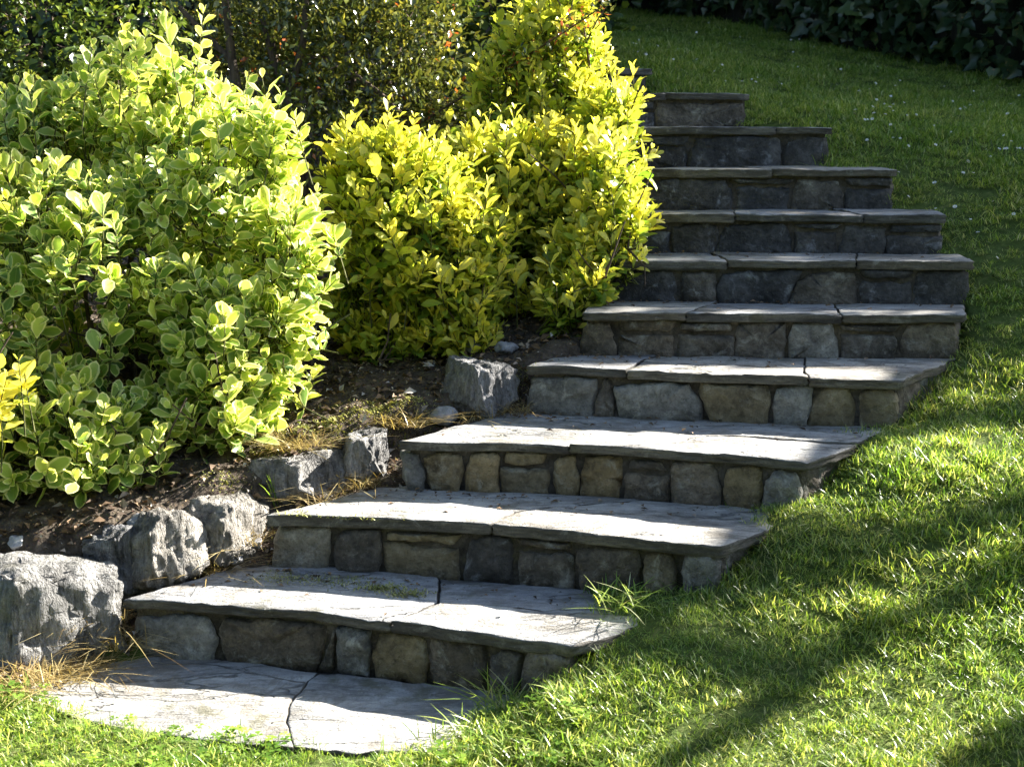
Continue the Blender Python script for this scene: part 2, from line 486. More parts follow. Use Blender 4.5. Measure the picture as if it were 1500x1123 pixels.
ENC = [(np.array([at_z(x, y, ZS[k])[:2] for x, y in px]), ZS[k]) for k, px in (
    (0, ((836, 955), (868, 925), (905, 903), (880, 880), (872, 862), (1010, 856), (1090, 815), (1000, 930))),
    (1, ((1088, 806), (1102, 780), (1128, 757), (1112, 743), (1195, 732), (1250, 705), (1170, 790))),
    (2, ((1180, 684), (1235, 665), (1268, 650), (1292, 630), (1340, 616), (1360, 640), (1250, 690))))]
def stair_sd(P):                        # the flight, less the corners the turf has crept over
    d = poly_sd(P, STAIR_POLY)
    for poly, _ in ENC:
        d = np.maximum(d, -poly_sd(P, poly))
    return d
def lawn_ground(P):
    z = lawn_z(P) + 0.012 * fbm(P * 3.1, 5) + 0.006 * vnoise(P * 11, 8)
    d = np.minimum(stair_sd(P), poly_sd(P, BED_POLY))
    return z - 0.45 * sstep(0.01, 0.14, -d)
xs = np.r_[-150, -60, -25, -12, -7, -4.5, np.arange(-3, 4.4, 0.06), np.arange(4.4, 8, 0.3), 9, 12, 20, 45, 150]
ys = np.r_[-150, -60, -20, -8, -3, 0, 1, 1.8, np.arange(2.3, 8.5, 0.06), np.arange(8.5, 17, 0.2), 18, 21, 28, 45, 90, 200]
o = link('lawn', grid_mesh('lawn', xs, ys, lawn_ground), M['turf'])
o['kind'] = 'structure'

def bed_ground(P):
    z = bed_z(P) + 0.025 * fbm(P * 7, 3) + 0.012 * vnoise(P * 26, 4)
    toe = np.interp(P[:, 1], [3.5, 3.77] + [p[1] for p in FL[1:]], [-0.05, Z0 - 0.01] + [q - 0.012 for q in ZS[:-1]]) + 0.012 * fbm(P * 9, 6)
    z = toe + (z - toe) * sstep(0.05, -0.05, poly_sd(P, HIGH_POLY))
    return z - 0.5 * sstep(-0.02, 0.06, poly_sd(P, BED_POLY)) - 0.3 * sstep(0.0, 0.05, -poly_sd(P, STAIR_POLY))
o = link('planting_bed', grid_mesh('planting_bed', np.r_[-8.5, -5, -3.4, np.arange(-2.4, 1.3, 0.035)], np.r_[np.arange(3.55, 7, 0.035), np.arange(7, 14.5, 0.25), 18, 29], bed_ground), M['soil'])
o['kind'] = 'structure'

def stair_z(P):                         # height of the tread (or paving) under each point, -9 outside the flight
    z = np.where(poly_sd(P, np.array(SLAB + [p[:2] for p in (FR[0], FL[0])])) < 0, Z0, -9.0)
    for i in range(NS):
        nx_l, nx_r = (FL[i + 1], FR[i + 1]) if i + 1 < NS else (FL[i] + np.array([0, .5, 0]), FR[i] + np.array([0, .5, 0]))
        z = np.where(poly_sd(P, np.array([FL[i][:2], FR[i][:2], nx_r[:2], nx_l[:2]])) < 0, ZS[i], z)
    return z
def ground_z(P):
    P = np.asarray(P, float).reshape(-1, 2)
    return np.maximum(np.maximum(stair_z(P), lawn_ground(P)), np.where(poly_sd(P, BED_POLY) < 0.02, bed_ground(P), -9))
def on_ground(x, y):                    # the spot of ground seen at photo pixel (x, y)
    Ds = np.arange(2.8, 9, 0.01)
    d = ray(x, y)
    pts = d[None] * (Ds / d[1])[:, None] + np.array([0, 0, HC])
    k = np.argmax(pts[:, 2] < ground_z(pts[:, :2]))
    return pts[k]

# ------------------------------------------------------------------ stone pieces
def prism_stone(outline, frame, depth_back, proud, seed, bevel=0.010, rough=0.011):
    """rounded stone: outline (k,2) in the plane of frame=(origin, ax, ay, normal)"""
    O, ax, ay, nr = [np.asarray(v, float) for v in frame]
    ol = np.asarray(outline, float)
    k = len(ol)
    c = ol.mean(0)
    rings = []
    ext = np.linalg.norm(ol - c, axis=1).mean()
    for sc, h in ((0.985, -depth_back), (1.0, -0.004), (1 - 0.35 * bevel / ext, proud * 0.55), (1 - 1.6 * bevel / ext, proud), (0.45, proud * 1.12)):
        q = c + (ol - c) * sc
        P = O + q[:, :1] * ax + q[:, 1:] * ay
        hh = h + (rough * fbm(P * 22, seed, 2) if h > 0 else 0)
        P = P + (hh * np.ones(k))[:, None] * nr
        if h > 0:
            P = P + 0.25 * rough * np.stack([vnoise(P * 30, seed + 5 + a) for a in range(3)], -1)
        rings.append(P)
    cen = O + c[0] * ax + c[1] * ay + nr * proud * (1.1 + 0.2 * math.sin(seed))
    V = np.concatenate(rings + [cen[None]])
    Q, T = [], []
    for r in range(4):
        for j in range(k):
            Q.append((r * k + j, r * k + (j + 1) % k, (r + 1) * k + (j + 1) % k, (r + 1) * k + j))
    for j in range(k):
        T.append((4 * k + j, 4 * k + (j + 1) % k, 5 * k))
    return np_mesh('stone', V, [np.array(Q), np.array(T)])

def rough_outline(corners, step, jit, seed, round_=0.0):
    """corners (n,2) -> denser outline with wobbling edges"""
    c = np.asarray(corners, float)
    rs = np.random.default_rng(seed)
    if round_:
        new = []
        n = len(c)
        for i in range(n):
            a, b, d = c[i - 1], c[i], c[(i + 1) % n]
            ra = min(0.45, round_ * rs.uniform(0.5, 1.6) / max(np.linalg.norm(a - b), 1e-6))
            rd = min(0.45, round_ * rs.uniform(0.5, 1.6) / max(np.linalg.norm(d - b), 1e-6))
            new += [b + (a - b) * ra, b + ((a + d) / 2 - b) * min(ra, rd) * 0.45, b + (d - b) * rd]
        c = np.array(new)
    out = []
    for i in range(len(c)):
        a, b = c[i], c[(i + 1) % len(c)]
        m = max(1, int(round(np.linalg.norm(b - a) / step)))
        for q in range(m):
            out.append(a + (b - a) * q / m)
    out = np.array(out)
    return out + jit * np.stack([vnoise(np.c_[out * 19, np.full(len(out), seed * 1.7)], 31), vnoise(np.c_[out * 19, np.full(len(out), seed * 1.7)], 77)], -1) \
        + 0.5 * jit * rs.normal(size=out.shape) * 0.5

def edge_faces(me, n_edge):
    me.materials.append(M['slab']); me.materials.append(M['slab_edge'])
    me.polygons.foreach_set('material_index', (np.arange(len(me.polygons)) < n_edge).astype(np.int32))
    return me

def flagstone(outline, ztop, thick, seed, tilt=(0, 0)):
    ol = np.asarray(outline, float)
    k = len(ol)
    c = ol.mean(0)
    rs = np.random.default_rng(seed)
    def zz(P):
        return ztop + (P - c) @ np.array(tilt) + 0.0035 * fbm(np.c_[P[:, 0] * 5, P[:, 1] * 9], 13 + seed % 5, 3)
    rings = []
    ext = np.linalg.norm(ol - c, axis=1)[:, None]
    u = (ol - c) / ext
    lam = 0.004 * vnoise(np.c_[ol * 30, np.full(k, 3.3)], 9)[:, None]
    for inset, dz in ((0.006, -thick), (-0.001, -thick * 0.72), (0.006, -thick * 0.45), (0.0, -0.007), (0.003, -0.0014), (0.009, 0.0)):
        q = c + u * (ext - inset - (lam if dz < -0.003 else 0) * (1 if dz > -thick * 0.5 else -1))
        rings.append(np.c_[q, zz(q) + dz + (0.0015 * rs.normal(size=k) if -0.02 < dz < 0 else 0)])
    for sc in (0.72, 0.4):
        q = c + u * ext * sc
        rings.append(np.c_[q, zz(q)])
    V = np.concatenate(rings + [np.c_[c[None], zz(c[None])]])
    Q, T = [], []
    for r in range(len(rings) - 1):
        for j in range(k):
            Q.append((r * k + j, r * k + (j + 1) % k, (r + 1) * k + (j + 1) % k, (r + 1) * k + j))
    b = (len(rings) - 1) * k
    for j in range(k):
        T.append((b + j, b + (j + 1) % k, len(V) - 1))
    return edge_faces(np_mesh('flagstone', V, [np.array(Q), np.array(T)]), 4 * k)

def core_prism(poly, z0, z1):
    poly = np.asarray(poly, float)
    k = len(poly)
    V = np.r_[np.c_[poly, np.full(k, z0)], np.c_[poly, np.full(k, z1)]]
    Q = [(j, (j + 1) % k, k + (j + 1) % k, k + j) for j in range(k)]
    return np_mesh('core', V, [np.array(Q), np.arange(k, 2 * k)[None], np.arange(k)[::-1][None]], smooth=False)

# ------------------------------------------------------------------ stairs
stairs = thing('stone_staircase', 'curving flight of weathered grey stone steps climbing between shrubs and lawn', 'staircase', (0.3, 4.5, 0))
S0 = np.array(stairs.location)
def sub(name, me, mat, parent):
    o = link(name, me, mat, parent)
    return o
def root_loc(o):                        # meshes are in world coordinates: undo the parents' offsets
    o.location = tuple(-S0)
    return o

JOINTS = {  # riser joints, photo px along each front edge: (bottom, top), and the tone of the stone that follows
    0: [(182, 182), (303, 300), (450, 466), (472, 472), (524, 532), (612, 610), (700, 708), (755, 758), (836, 836)],
    1: [(392, 392), (474, 482), (546, 554), (664, 672), (744, 742), (838, 830), (936, 938), (992, 988), (1055, 1055)],
    2: [(592, 580), (622, 612), (672, 680), (724, 732), (800, 798), (842, 846), (905, 915), (982, 968), (1053, 1053), (1114, 1122), (1178, 1178)],
    3: [(768, 768), (868, 878), (902, 896), (1036, 1018), (1131, 1131), (1186, 1196), (1262, 1255), (1320, 1320)],
    4: [(852, 852), (905, 900), (990, 998), (1080, 1074), (1152, 1160), (1235, 1228), (1320, 1326), (1410, 1410)],
    5: [(897, 897), (997, 992), (1050, 1056), (1155, 1182), (1262, 1258), (1340, 1344), (1425, 1425)],
    6: [(910, 910), (985, 980), (1052, 1058), (1165, 1160), (1230, 1238), (1300, 1306), (1387, 1387)],
    7: [(908, 908), (1080, 1070), (1162, 1168), (1240, 1236), (1314, 1314)],
    8: [(905, 905), (1010, 1014), (1146, 1150), (1216, 1216)],
    9: [(895, 895), (964, 962), (1096, 1096)],
    10: [(855, 855), (952, 952)]}
TONE = {0: 'prrptrrr', 1: 'prtbrrtp', 2: 'ptttttrrtp', 3: 'prptpttp', 4: 'rrrrprr', 5: 'brbrbb', 6: 'bbbbbb', 7: 'bbrb', 8: 'bbb', 9: 'br', 10: 'b'}
MATK = {'p': 'riser_pale', 'r': 'riser', 't': 'riser_tan', 'b': 'riser_blue'}
CUTS = {  # flagstone joints across each tread: (fraction at the front, fraction at the back)
    0: [(0.60, 0.42), (0.83, 0.90)], 1: [(0.50, 0.27), (0.80, 0.86)], 2: [(0.47, 0.55), (0.73, 0.66)], 3: [(0.30, 0.24), (0.74, 0.60)],
    4: [(0.28, 0.34), (0.69, 0.64)], 5: [(0.33, 0.30), (0.68, 0.72)], 6: [(0.36, 0.40), (0.75, 0.7)], 7: [(0.55, 0.5)], 8: [(0.74, 0.74)], 9: [(0.40, 0.4)], 10: []}
PIECES = {
    0: [[(0, 0), (.60, 0), (.56, .45), (.40, 1), (0, 1)], [(.60, 0), (1, 0), (1, .58), (.8, .5), (.56, .45)], [(.56, .45), (.8, .5), (1, .58), (1, 1), (.40, 1)]],
    1: [[(0, 0), (.5, 0), (.46, .4), (.22, .55), (0, .6)], [(0, .6), (.22, .55), (.46, .4), (.62, 1), (0, 1)], [(.5, 0), (1, 0), (1, 1), (.62, 1), (.46, .4)]],
    2: [[(0, 0), (.42, 0), (.47, .45), (0, .52)], [(0, .52), (.47, .45), (.52, 1), (0, 1)], [(.42, 0), (1, 0), (1, .5), (.47, .45)], [(.47, .45), (1, .5), (1, 1), (.52, 1)]],
    3: [[(0, 0), (.28, 0), (.26, .5), (.25, 1), (0, 1)], [(.28, 0), (.76, 0), (.68, .45), (.26, .5)], [(.26, .5), (.68, .45), (.62, 1), (.25, 1)], [(.76, 0), (1, 0), (1, 1), (.62, 1), (.68, .45)]]}
def slab_outline(c, i):                  # cracks wander the same way on both sides of a joint
    c = np.asarray(c, float)
    out = []
    for a, b in zip(c, np.roll(c, -1, axis=0)):
        m = max(1, int(round(np.linalg.norm(b - a) / 0.03)))
        out += [a + (b - a) * q / m for q in range(m)]
    o = np.array(out)
    k = np.full(len(o), 2.7 * i)
    return o + 0.011 * np.stack([vnoise(np.c_[o * 6.5, k], 31), vnoise(np.c_[o * 6.5, k], 77)], -1) + 0.006 * np.stack([vnoise(np.c_[o * 24, k], 12), vnoise(np.c_[o * 24, k], 19)], -1)
THICK = 0.033
sd = 100
def on_edge(i, s, back=0.0):
    l, r = FL[i][:2], FR[i][:2]
    e = (r - l) / np.linalg.norm(r - l)
    n = np.array([-e[1], e[0]])
    return l + (r - l) * s + n * back

for i in range(NS):
    z, zb = ZS[i], (ZS[i - 1] if i else Z0)
    l, r = FL[i][:2], FR[i][:2]
    W = np.linalg.norm(r - l)
    e = (r - l) / W
    n_in = np.array([-e[1], e[0]])
    if i + 1 < NS:
        bl = FL[i + 1][:2].copy(); br = FR[i + 1][:2].copy()
        e2 = (br - bl) / np.linalg.norm(br - bl)
        n2 = np.array([-e2[1], e2[0]])
        if i >= 4:                       # the flight turns left here: keep the right end square
            need = (r - br) @ e2 + 0.02
            br = br + e2 * max(0, need)
        if (bl - l) @ e < -0.02:
            pass
        else:
            bl = bl - e2 * 0.06
        bl = bl + n2 * 0.07; br = br + n2 * 0.07
    else:
        bl, br = l + n_in * 0.5, r + n_in * 0.5
    core = [edge_pt(i, w) + n_in * 0.035 for w in np.linspace(0.02, 0.98, 9)] + [ br - e * 0.03 + n_in * 0.25, bl + e * 0.03 + n_in * 0.25]
    st = link('step', core_prism(core, min(zb - 0.30, -0.25), z - 0.013), M['mortar'], stairs)
    root_loc(st)
    # flagstones
    if i in PIECES:
        pieces = PIECES[i]
    else:
        cuts = [(0.0, 0.0)] + CUTS[i] + [(1.0, 1.0)]
        pieces = [[(cuts[q][0], 0), (cuts[q + 1][0], 0), (cuts[q + 1][1], 1), (cuts[q][1], 1)] for q in range(len(cuts) - 1)]
    for q, pc in enumerate(pieces):
        sd += 1
        bow = lambda a: edge_pt(i, a) - (l + (r - l) * a)
        dense = []
        for (a, t), (a2, t2) in zip(pc, pc[1:] + pc[:1]):
            dense += [(a + (a2 - a) * w / 6, t + (t2 - t) * w / 6) for w in range(6)] if t == 0 and t2 == 0 else [(a, t)]
        pts = np.array([(l + (r - l) * a + bow(a)) * (1 - t) + (bl + (br - bl) * a) * t for a, t in dense])
        ol = slab_outline(pts, i)
        cen = ol.mean(0)
        dv = ol - cen
        ol = ol - dv / (np.linalg.norm(dv, axis=1)[:, None] + 1e-6) * 0.0016
        me = flagstone(ol, z + 0.0035 * math.sin(sd * 5.3), THICK * (1 + 0.12 * math.sin(sd * 3.1)), sd, tilt=(0.008 * math.sin(sd * 2.1), 0.008 * math.cos(sd * 1.3)))
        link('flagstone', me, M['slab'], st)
    # riser stones
    js = JOINTS[i]
    xl, xr = STEPS[i][0][0], STEPS[i][1][0]
    H = z - THICK - zb
    def S(px):                           # px along the edge -> metres along the edge (perspective corrected)
        t = (px - xl) / (xr - xl)
        yl, yr = FL[i][1], FR[i][1]
        return W * t * yl / (yl * t + yr * (1 - t)) if False else W * (t * (yl) / ((1 - t) * yr + t * yl))
    for q in range(len(js) - 1):
        sd += 1
        rs = np.random.default_rng(sd)
        jg = 0.004 if i < 4 else 0.003
        a0, a1 = S(js[q][0]) + jg, S(js[q][1]) + jg
        b0, b1 = S(js[q + 1][0]) - jg, S(js[q + 1][1]) - jg
        top = H - rs.uniform(0.0, 0.016)
        q0, q1 = edge_pt(i, max(0, a0 / W)), edge_pt(i, min(1, b0 / W))
        ee = (q1 - q0) / np.linalg.norm(q1 - q0)
        nn_ = np.array([-ee[1], ee[0]])
        fr = (np.array([*(q0 - ee * a0 + nn_ * 0.042), zb]), np.array([*ee, 0]), np.array([0, 0, 1.]), np.array([*(-nn_), 0]))
        kx = rs.uniform(-0.018, 0.018, 4)
        corners = [(a0 + kx[0], -0.02), (b0 + kx[1] * 0.5, -0.02), ((b0 + b1) / 2 + 0.004, H * 0.45), (b1 - abs(kx[2]), top), ((a1 + b1) / 2 + kx[3], top + 0.004), (a1 + abs(kx[0]), top - rs.uniform(-0.004, 0.022)), ((a0 + a1) / 2 - 0.004, H * rs.uniform(0.35, 0.6))]
        if H > 0.09 and (b0 - a0) > 0.16 and rs.random() < 0.35:     # a thin levelling stone over a larger one
            hs = H * rs.uniform(0.60, 0.72)
            corners2 = [(a0 + 0.01, hs + 0.010), (b0 - 0.012, hs + 0.006), (b1, top), (a1, top)]
            corners = [(a0, -0.02), (b0, -0.02), (b0, hs - 0.006), (a0, hs - 0.002)]
            sd += 1
            me = prism_stone(rough_outline(corners2, 0.03, 0.004, sd, 0.012), fr, 0.03, rs.uniform(0.018, 0.026), sd, 0.006)
            link('riser_stone', me, M[MATK[TONE[i][q]]], st)
        me = prism_stone(rough_outline(corners, 0.020, 0.008, sd + 500, 0.013 if i < 4 else 0.010), fr, 0.03, rs.uniform(0.022, 0.034) if i < 4 else rs.uniform(0.018, 0.026), sd, 0.010)
        link('riser_stone', me, M[MATK[TONE[i][q]]], st)
    # stones of the right-hand end
    if i < 9:
        E1 = r - e * 0.03 + n_in * 0.04
        d = (br - e * 0.03) - E1
        dl = np.linalg.norm(d)
        d = d / dl
        nn = np.array([d[1], -d[0]])
        fr2 = (np.array([*E1, zb]), np.array([*d, 0]), np.array([0, 0, 1.]), np.array([*nn, 0]))
        cutp = [0.0, dl * 0.45, dl]
        for q in range(2):
            sd += 1
            cs = [(cutp[q] + 0.006, -0.06), (cutp[q + 1] - 0.006, -0.06), (cutp[q + 1] - 0.006, H - 0.006), (cutp[q] + 0.004, H - 0.004)]
            me = prism_stone(rough_outline(cs, 0.035, 0.005, sd, 0.018), fr2, 0.03, 0.014, sd, 0.010)
            link('riser_stone', me, M['riser_pale' if q else 'riser'], st)

# the paving at the foot
land = link('landing', core_prism([p * 0.97 + STAIR_POLY[:8].mean(0) * 0.03 for p in (SLAB + [on_edge(0, 1.0, 0.1), on_edge(0, 0.0, 0.1)])], -0.35, Z0 - 0.02), M['mortar'], stairs)
root_loc(land)
sl_ = np.array(SLAB)
bA, bB = on_edge(0, 0.0, 0.05), on_edge(0, 0.93, 0.05)
m_f, m_b = (sl_[3] * 0.55 + sl_[4] * 0.45), on_edge(0, 0.44, 0.05)
m_m = (m_f + m_b) / 2 + np.array([-0.05, 0.02])
for poly in ([sl_[0], sl_[1], sl_[2], sl_[3], m_f, m_m, m_b, bA], [m_f, sl_[4], sl_[5], sl_[6], bB, m_b, m_m]):
    sd += 1
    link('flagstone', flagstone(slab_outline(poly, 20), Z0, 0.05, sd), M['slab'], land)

# ------------------------------------------------------------------ boulders
def ico(sub):
    import bmesh
    bm = bmesh.new()
    bmesh.ops.create_icosphere(bm, subdivisions=sub, radius=1)
    V = np.array([v.co[:] for v in bm.verts])
    T = np.array([[v.index for v in f.verts] for f in bm.faces])
    bm.free()
    return V, T
ICO5, ICO4, ICO2 = ico(5), ico(4), ico(2)

def rock_mesh(dims, seed, proto=ICO5, cuts=9, rough=0.05, planes=()):
    V, T = proto
    V = V.copy() * 1.25
    rs = np.random.default_rng(seed)
    ns = [] if proto is ICO4 else [(0, 0, 1, 0.78), (0, 0, -1, 0.8), (0.78, -0.60, 0.20, 0.58), (-0.35, -0.9, 0.1, 0.74), (-1, -0.1, 0.1, 0.84), (0, 1, 0, 0.85)] + list(planes)
    if proto is ICO4:
        V = V * 0.8 * (1 + 0.25 * vnoise(V * 1.3 + seed, seed))[:, None]
    for _ in range(cuts if proto is ICO4 else 26):
        d = rs.normal(size=3)
        ns.append((*d, rs.uniform(0.74, 0.97)))
    for nx, ny, nz, h in ns:
        n = np.array([nx, ny, nz], float)
        n /= np.linalg.norm(n)
        V = V - n * np.maximum(0, V @ n - h)[:, None]
    V = V * np.asarray(dims) / 2 / 0.8
    s = np.array([9, 9, 5.0])
    dirn = V / (np.linalg.norm(V, axis=1)[:, None] + 1e-9)
    rid = np.abs(fbm(V * s, seed, 3))
    strata = np.abs(vnoise(V * np.array([34, 34, 7.0]), seed + 9)) + 0.6 * np.abs(vnoise(V * np.array([80, 80, 16.0]), seed + 4))
    V = V + dirn * (rough * 0.16 * (fbm(V * 6, seed + 3, 2)) - rough * 0.10 * rid - rough * 0.22 * strata + rough * 0.05 * fbm(V * 70, seed + 6, 2))[:, None]
    return np_mesh('rock', V, [T])

BOULD = [  # photo px of the middle of its foot, distance, size (w, d, h), turn, label
    ((45, 988), 3.90, (0.60, 0.32, 0.40), -6, 'largest pale grey boulder at the lower left corner beside the bottom step'),
    ((180, 868), 4.10, (0.24, 0.24, 0.25), 14, 'narrow leaning grey boulder wedged just right of the largest boulder'),
    ((244, 860), 4.10, (0.25, 0.24, 0.29), -12, 'angular boulder with a broad dark shadowed face at the left end of the lowest step'),
    ((325, 822), 4.24, (0.29, 0.24, 0.23), 10, 'grey boulder under the variegated shrub, just left of the second step'),
    ((430, 742), 4.50, (0.44, 0.24, 0.21), 6, 'long low ridged boulder between the variegated shrub and the third step'),
    ((538, 716), 4.60, (0.22, 0.22, 0.23), 26, 'dark blue grey boulder touching the left end of the third step'),
    ((703, 606), 4.93, (0.28, 0.22, 0.22), -10, 'pale boulder at the foot of the golden shrubs, left of the fourth step')]
for q, ((x, y), D, dims, rz, lab) in enumerate(BOULD):
    p = at(x, y, D)
    o = link('boulder', rock_mesh(dims, 40 + q, rough=0.10, planes=[(0.7, -0.6, 0.35, 0.72)] if q in (0, 2, 6) else ()), M['boulder'])
    o.location = (p[0], p[1], p[2] + dims[2] * 0.44)
    o.rotation_euler = (math.radians(4 * math.sin(q * 3)), math.radians(6 * math.cos(q * 2)), math.radians(rz))
    tag(o, lab, 'boulder', 'boulders edging the planting bed')
SMALL = [((648, 618), 4.88, 0.10, 'small dark stone on the mossy edge left of the third tread'), ((205, 770), 4.3, 0.07, 'small grey stone in the litter behind the boulders'),
         ((372, 800), 4.25, 0.06, 'small pale stone lying left of the second step riser'), ((345, 822), 4.2, 0.05, 'small flat stone in dry weeds by the second step'),
         ((690, 512), 5.3, 0.09, 'bluish stone lying under the golden shrub nearest the boulders'), ((742, 516), 5.3, 0.08, 'rounded bluish stone in front of the middle golden shrub'),
         ((25, 800), 4.2, 0.07, 'light stone at the left edge of the picture behind the largest boulder'), ((438, 842), 4.2, 0.05, 'small pale chip of stone at the base of the second riser')]
for q, ((x, y), D, s, lab) in enumerate(SMALL):
    p = on_ground(x, y)
    o = link('small_stone', rock_mesh((s, s * 0.8, s * 0.6), 80 + q, ICO4, 6, 0.03), M['pebble'])
    o.location = (p[0], p[1], p[2] + s * 0.2)
    o.rotation_euler = (0, 0, q * 1.3)
    tag(o, lab, 'stone', 'loose stones in the planting bed')

# ------------------------------------------------------------------ leaves and shrubs
def leaf_proto(width, fold, bend, rows=(0.0, 0.14, 0.38, 0.66, 0.88, 1.0), ws=(0.05, 0.30, 0.86, 1.0, 0.62, 0.06)):
    V, E = [], []
    for t, w in zip(rows, ws):
        for c in (-1, -0.6, 0, 0.6, 1):
            hw = width / 2 * w
            V.append((c * hw, t, abs(c) * hw * fold - bend * t * t + 0.03 * math.sin(t * 9 + c * 2)))
            E.append(1.0 if abs(c) == 1 or t in (0.0, 1.0) else (0.18 if c else 0.0))
    Q = []
    for r in range(len(rows) - 1):
        for c in range(4):
            Q.append((r * 5 + c, r * 5 + c + 1, r * 5 + c + 6, r * 5 + c + 5))
    return np.array(V), np.array(Q), np.array(E)
EUO = [leaf_proto(0.60, 0.24, 0.12), leaf_proto(0.52, 0.42, 0.24), leaf_proto(0.66, 0.15, -0.05), leaf_proto(0.50, 0.5, 0.10)]
EUO_G = [leaf_proto(0.44, 0.35, 0.14), leaf_proto(0.40, 0.5, 0.26), leaf_proto(0.48, 0.22, -0.04), leaf_proto(0.38, 0.6, 0.12)]
def diamond(width, fold):
    V = np.array([(0, 0, 0), (-width / 2, 0.5, fold), (0, 0.55, 0), (width / 2, 0.5, fold), (0, 1, -0.05)])
    return V, np.array([(0, 2, 1), (0, 3, 2), (1, 2, 4), (2, 3, 4)]), np.array([0, 1, 0, 1, 0.5])
SMALLF = [diamond(0.5, 0.08), diamond(0.42, 0.15)]
def ivy_proto(fold):
    o = [(0, 0), (0.32, -0.10), (0.50, 0.18), (0.30, 0.42), (0.20, 0.72), (0, 1.0), (-0.20, 0.72), (-0.30, 0.42), (-0.50, 0.18), (-0.32, -0.10)]
    V = np.array([(x, y, abs(x) * fold - 0.12 * y * y) for x, y in o] + [(0, 0.35, -0.03)])
    return V, np.array([(k, (k + 1) % 10, 10) for k in range(10)]), np.array([1.0] * 10 + [0.0])
IVYF = [ivy_proto(0.25), ivy_proto(0.5)]

def frames(axis, up):
    y = axis / (np.linalg.norm(axis, axis=1)[:, None] + 1e-9)
    x = np.cross(y, up)
    x /= np.linalg.norm(x, axis=1)[:, None] + 1e-9
    z = np.cross(x, y)
    return np.stack([x, y, z], -1)       # columns

def place_leaves(root, protos, Pp, R, size, age, rnd, shape, mat, n_parts, part='leaf', mass='foliage'):
    """joins the leaves of one plant into its foliage, the largest in view as leaves of their own"""
    base = np.array(root.location)
    chosen = np.zeros(len(Pp), bool)
    if n_parts:
        x, y, d = to_px(Pp + R[:, :, 1] * size[:, None] * 0.5)
        vis = np.where((x > -5) & (x < 1505) & (y > -5) & (y < 1128))[0]
        cell = 16.0
        while True:
            keys = {}
            for k in vis[np.argsort(d[vis])]:
                keys.setdefault((int(x[k] // cell), int(y[k] // cell)), k)
            if len(keys) <= n_parts:
                break
            cell *= 1.06
        chosen[list(keys.values())] = True
        cache = {}
        for k in np.where(chosen)[0]:
            key = (shape[k], int(age[k] * 4.99), int(rnd[k] * 3.99))
            if key not in cache:
                V, Fc, E = protos[key[0]]
                me = np_mesh(part, V, [Fc], {'edge': E, 'age': np.full(len(V), (key[1] + .5) / 5), 'rnd': np.full(len(V), (key[2] + .5) / 4)})
                me.materials.append(mat)
                cache[key] = me
            ob = bpy.data.objects.new(part, cache[key])
            COL.objects.link(ob)
            ob.parent = root
            m = np.eye(4)
            m[:3, :3] = R[k] * size[k]
            m[:3, 3] = Pp[k] - base
            ob.matrix_basis = Matrix(m.tolist())
    mb = MB()
    for sidx, (V, Fc, E) in enumerate(protos):
        ks = np.where((shape == sidx) & ~chosen)[0]
        if not len(ks):
            continue
        W = np.einsum('nij,vj->nvi', R[ks] * size[ks][:, None, None], V) + (Pp[ks] - base)[:, None]
        nv = len(V)
        F_ = (Fc[None] + (np.arange(len(ks)) * nv)[:, None, None]).reshape(-1, Fc.shape[1])
        kw = {'edge': np.tile(E, len(ks)), 'age': np.repeat(age[ks], nv), 'rnd': np.repeat(rnd[ks], nv)}
        if Fc.shape[1] == 4:
            mb.add(W.reshape(-1, 3), Q=F_, **kw)
        else:
            mb.add(W.reshape(-1, 3), T=F_, **kw)
    fo = link(mass, mb.mesh(mass), mat, root)
    fo['kind'] = 'stuff'
    return fo

def in_blob(P, b, k=1.0):
    return (((P - b[0]) / (b[1] * k)) ** 2).sum(-1) < 1

def px_blobs(lst, depth=0.9):
    out = []
    for (x, y, D, rx, ry) in lst:
        m = D / FPX
        out.append((at(x, y, D), np.array([rx * m, (rx + ry) / 2 * m * depth, ry * m])))
    return out

def blob_points(blobs, n, rs, shell=(0.72, 1.05), keep_inside=0.12, zmin=None):
    """points on the outer shell of a union of ellipsoids, with outward directions"""
    area = np.array([b[1][0] * b[1][2] + b[1][0] * b[1][1] + b[1][1] * b[1][2] for b in blobs])
    which = rs.choice(len(blobs), n * 3, p=area / area.sum())
    C = np.array([b[0] for b in blobs])[which]
    Rr = np.array([b[1] for b in blobs])[which]
    d = rs.normal(size=(n * 3, 3))
    d /= np.linalg.norm(d, axis=1)[:, None]
    f = rs.uniform(*shell, n * 3) * (1 + 0.10 * fbm(C * 2.3 + d * 2.2, 21, 2))
    P = C + d * Rr * f[:, None]
    out = d / Rr
    out /= np.linalg.norm(out, axis=1)[:, None]
    bad = np.zeros(len(P), bool)
    for q, b in enumerate(blobs):
        bad |= in_blob(P, b, 0.78) & (which != q)
    ok = ~bad | (rs.random(len(P)) < keep_inside)
    if zmin is not None:
        ok &= P[:, 2] > zmin(P)
    return P[ok][:n], out[ok][:n]

